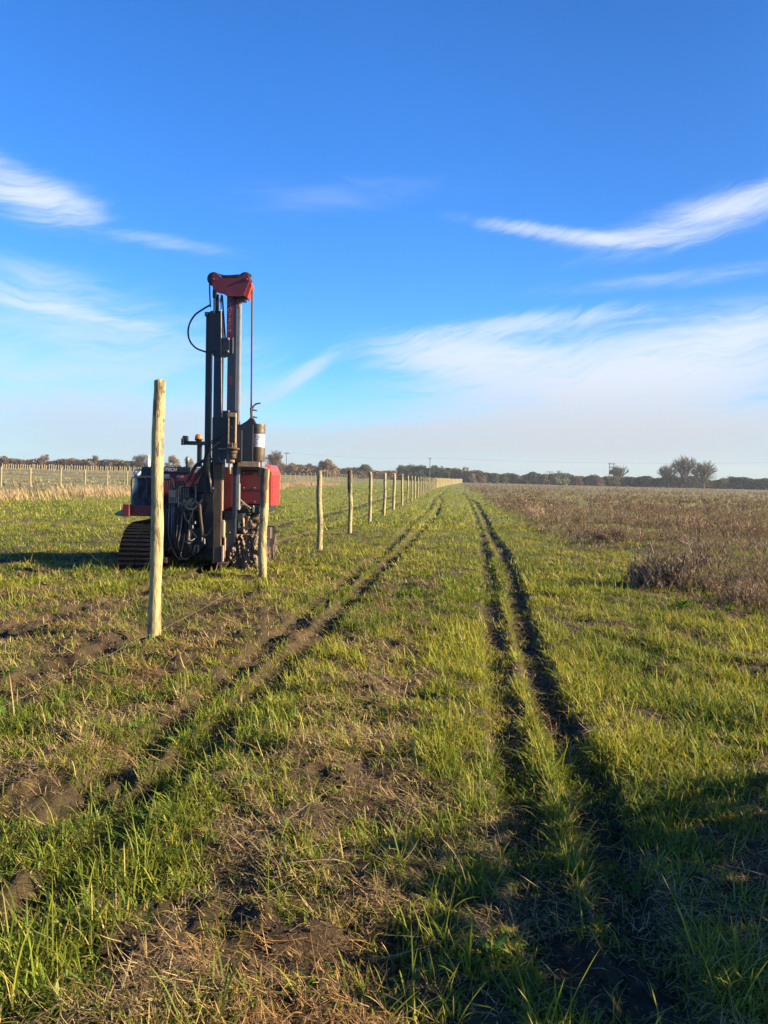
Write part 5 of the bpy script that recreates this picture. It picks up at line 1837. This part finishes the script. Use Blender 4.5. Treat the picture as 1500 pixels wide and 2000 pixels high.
# ------------------------------------------------------------------ bramble clump added out of view to shade the near right ground
def shade_thicket():
    np.random.seed(21)
    n = 62000
    y = np.random.uniform(-2.5, 9.5, n)
    edge = 2.6 + 0.40 * np.maximum(0, y - 1.6)
    x = edge + np.random.rand(n) * 2.2
    thin = np.random.rand(n) < 1 - 0.90 * sst(y, 1.5, 4.6)          # leaves thinned with distance so the added shade fades
    x, y, edge = x[thin], y[thin], edge[thin]
    n = len(x)
    lobes = fbm(x * 0.4, y, 0.75, 2, 3)
    top = (1.06 - 0.062 * np.maximum(0, y - 1.0)) * (0.40 + 1.05 * np.maximum(sst(lobes, 0.30, 0.68), 0.85 * (1 - sst(y, 2.6, 4.2)))) * np.clip((x - edge) / 0.9 + 0.25, 0.25, 1)
    z = np.random.rand(n) ** 0.7 * np.maximum(top, 0.15)
    P = np.stack([x, y, zfun(x, y, False) + z], 1)
    c = np.array([0.085, 0.08, 0.04]) * np.random.uniform(0.5, 1.5, (n, 1))
    v, f, k = leaf_cloud(P, 0.05, c, 5)
    o0 = np.array([4.0, 1.5, 0.0])
    o = np_mesh('shade_bramble', v - o0, f, M['leaf'], k)
    o.location = tuple(o0)
    tag(o, 'unseen brown bramble clump added to shade the near right ground', 'bramble')
    mb = MB()
    for i in range(70):
        yy = random.uniform(-2.4, 9.0); xx = 3.1 + random.random() * 1.4 + 0.40 * max(0, yy - 1.6); h = (0.85 - 0.05 * max(0, yy - 1)) * random.uniform(0.5, 1.0)
        a = random.random() * 6.28
        mb.tube(smooth([Vector((xx, yy, -0.05)), Vector((xx + .12 * math.cos(a), yy + .12 * math.sin(a), h * .6)), Vector((xx + .3 * math.cos(a), yy + .3 * math.sin(a), h)), Vector((xx + .5 * math.cos(a), yy + .5 * math.sin(a), h * .8))]), 0.008, 4, 0.004)
    mb.build('cane', M['bark'], o, origin=tuple(o0))['kind'] = 'stuff'


random.seed(5)
shade_thicket()


# ------------------------------------------------------------------ the air: slight autumn haze between here and the skyline
def haze():
    m, w, out = new_mat('haze_air')
    v = w.n('ShaderNodeVolumePrincipled')
    v.inputs['Color'].default_value = (0.86, 0.92, 1.0, 1)
    v.inputs['Density'].default_value = 0.00023
    v.inputs['Anisotropy'].default_value = 0.2
    w.nt.links.new(v.outputs[0], out.inputs['Volume'])
    mb = MB(); mb.box(-700, 700, -60, 900, -2.0, 22.0)
    o = mb.build('haze', m)
    tag(o, kind='stuff')


haze()
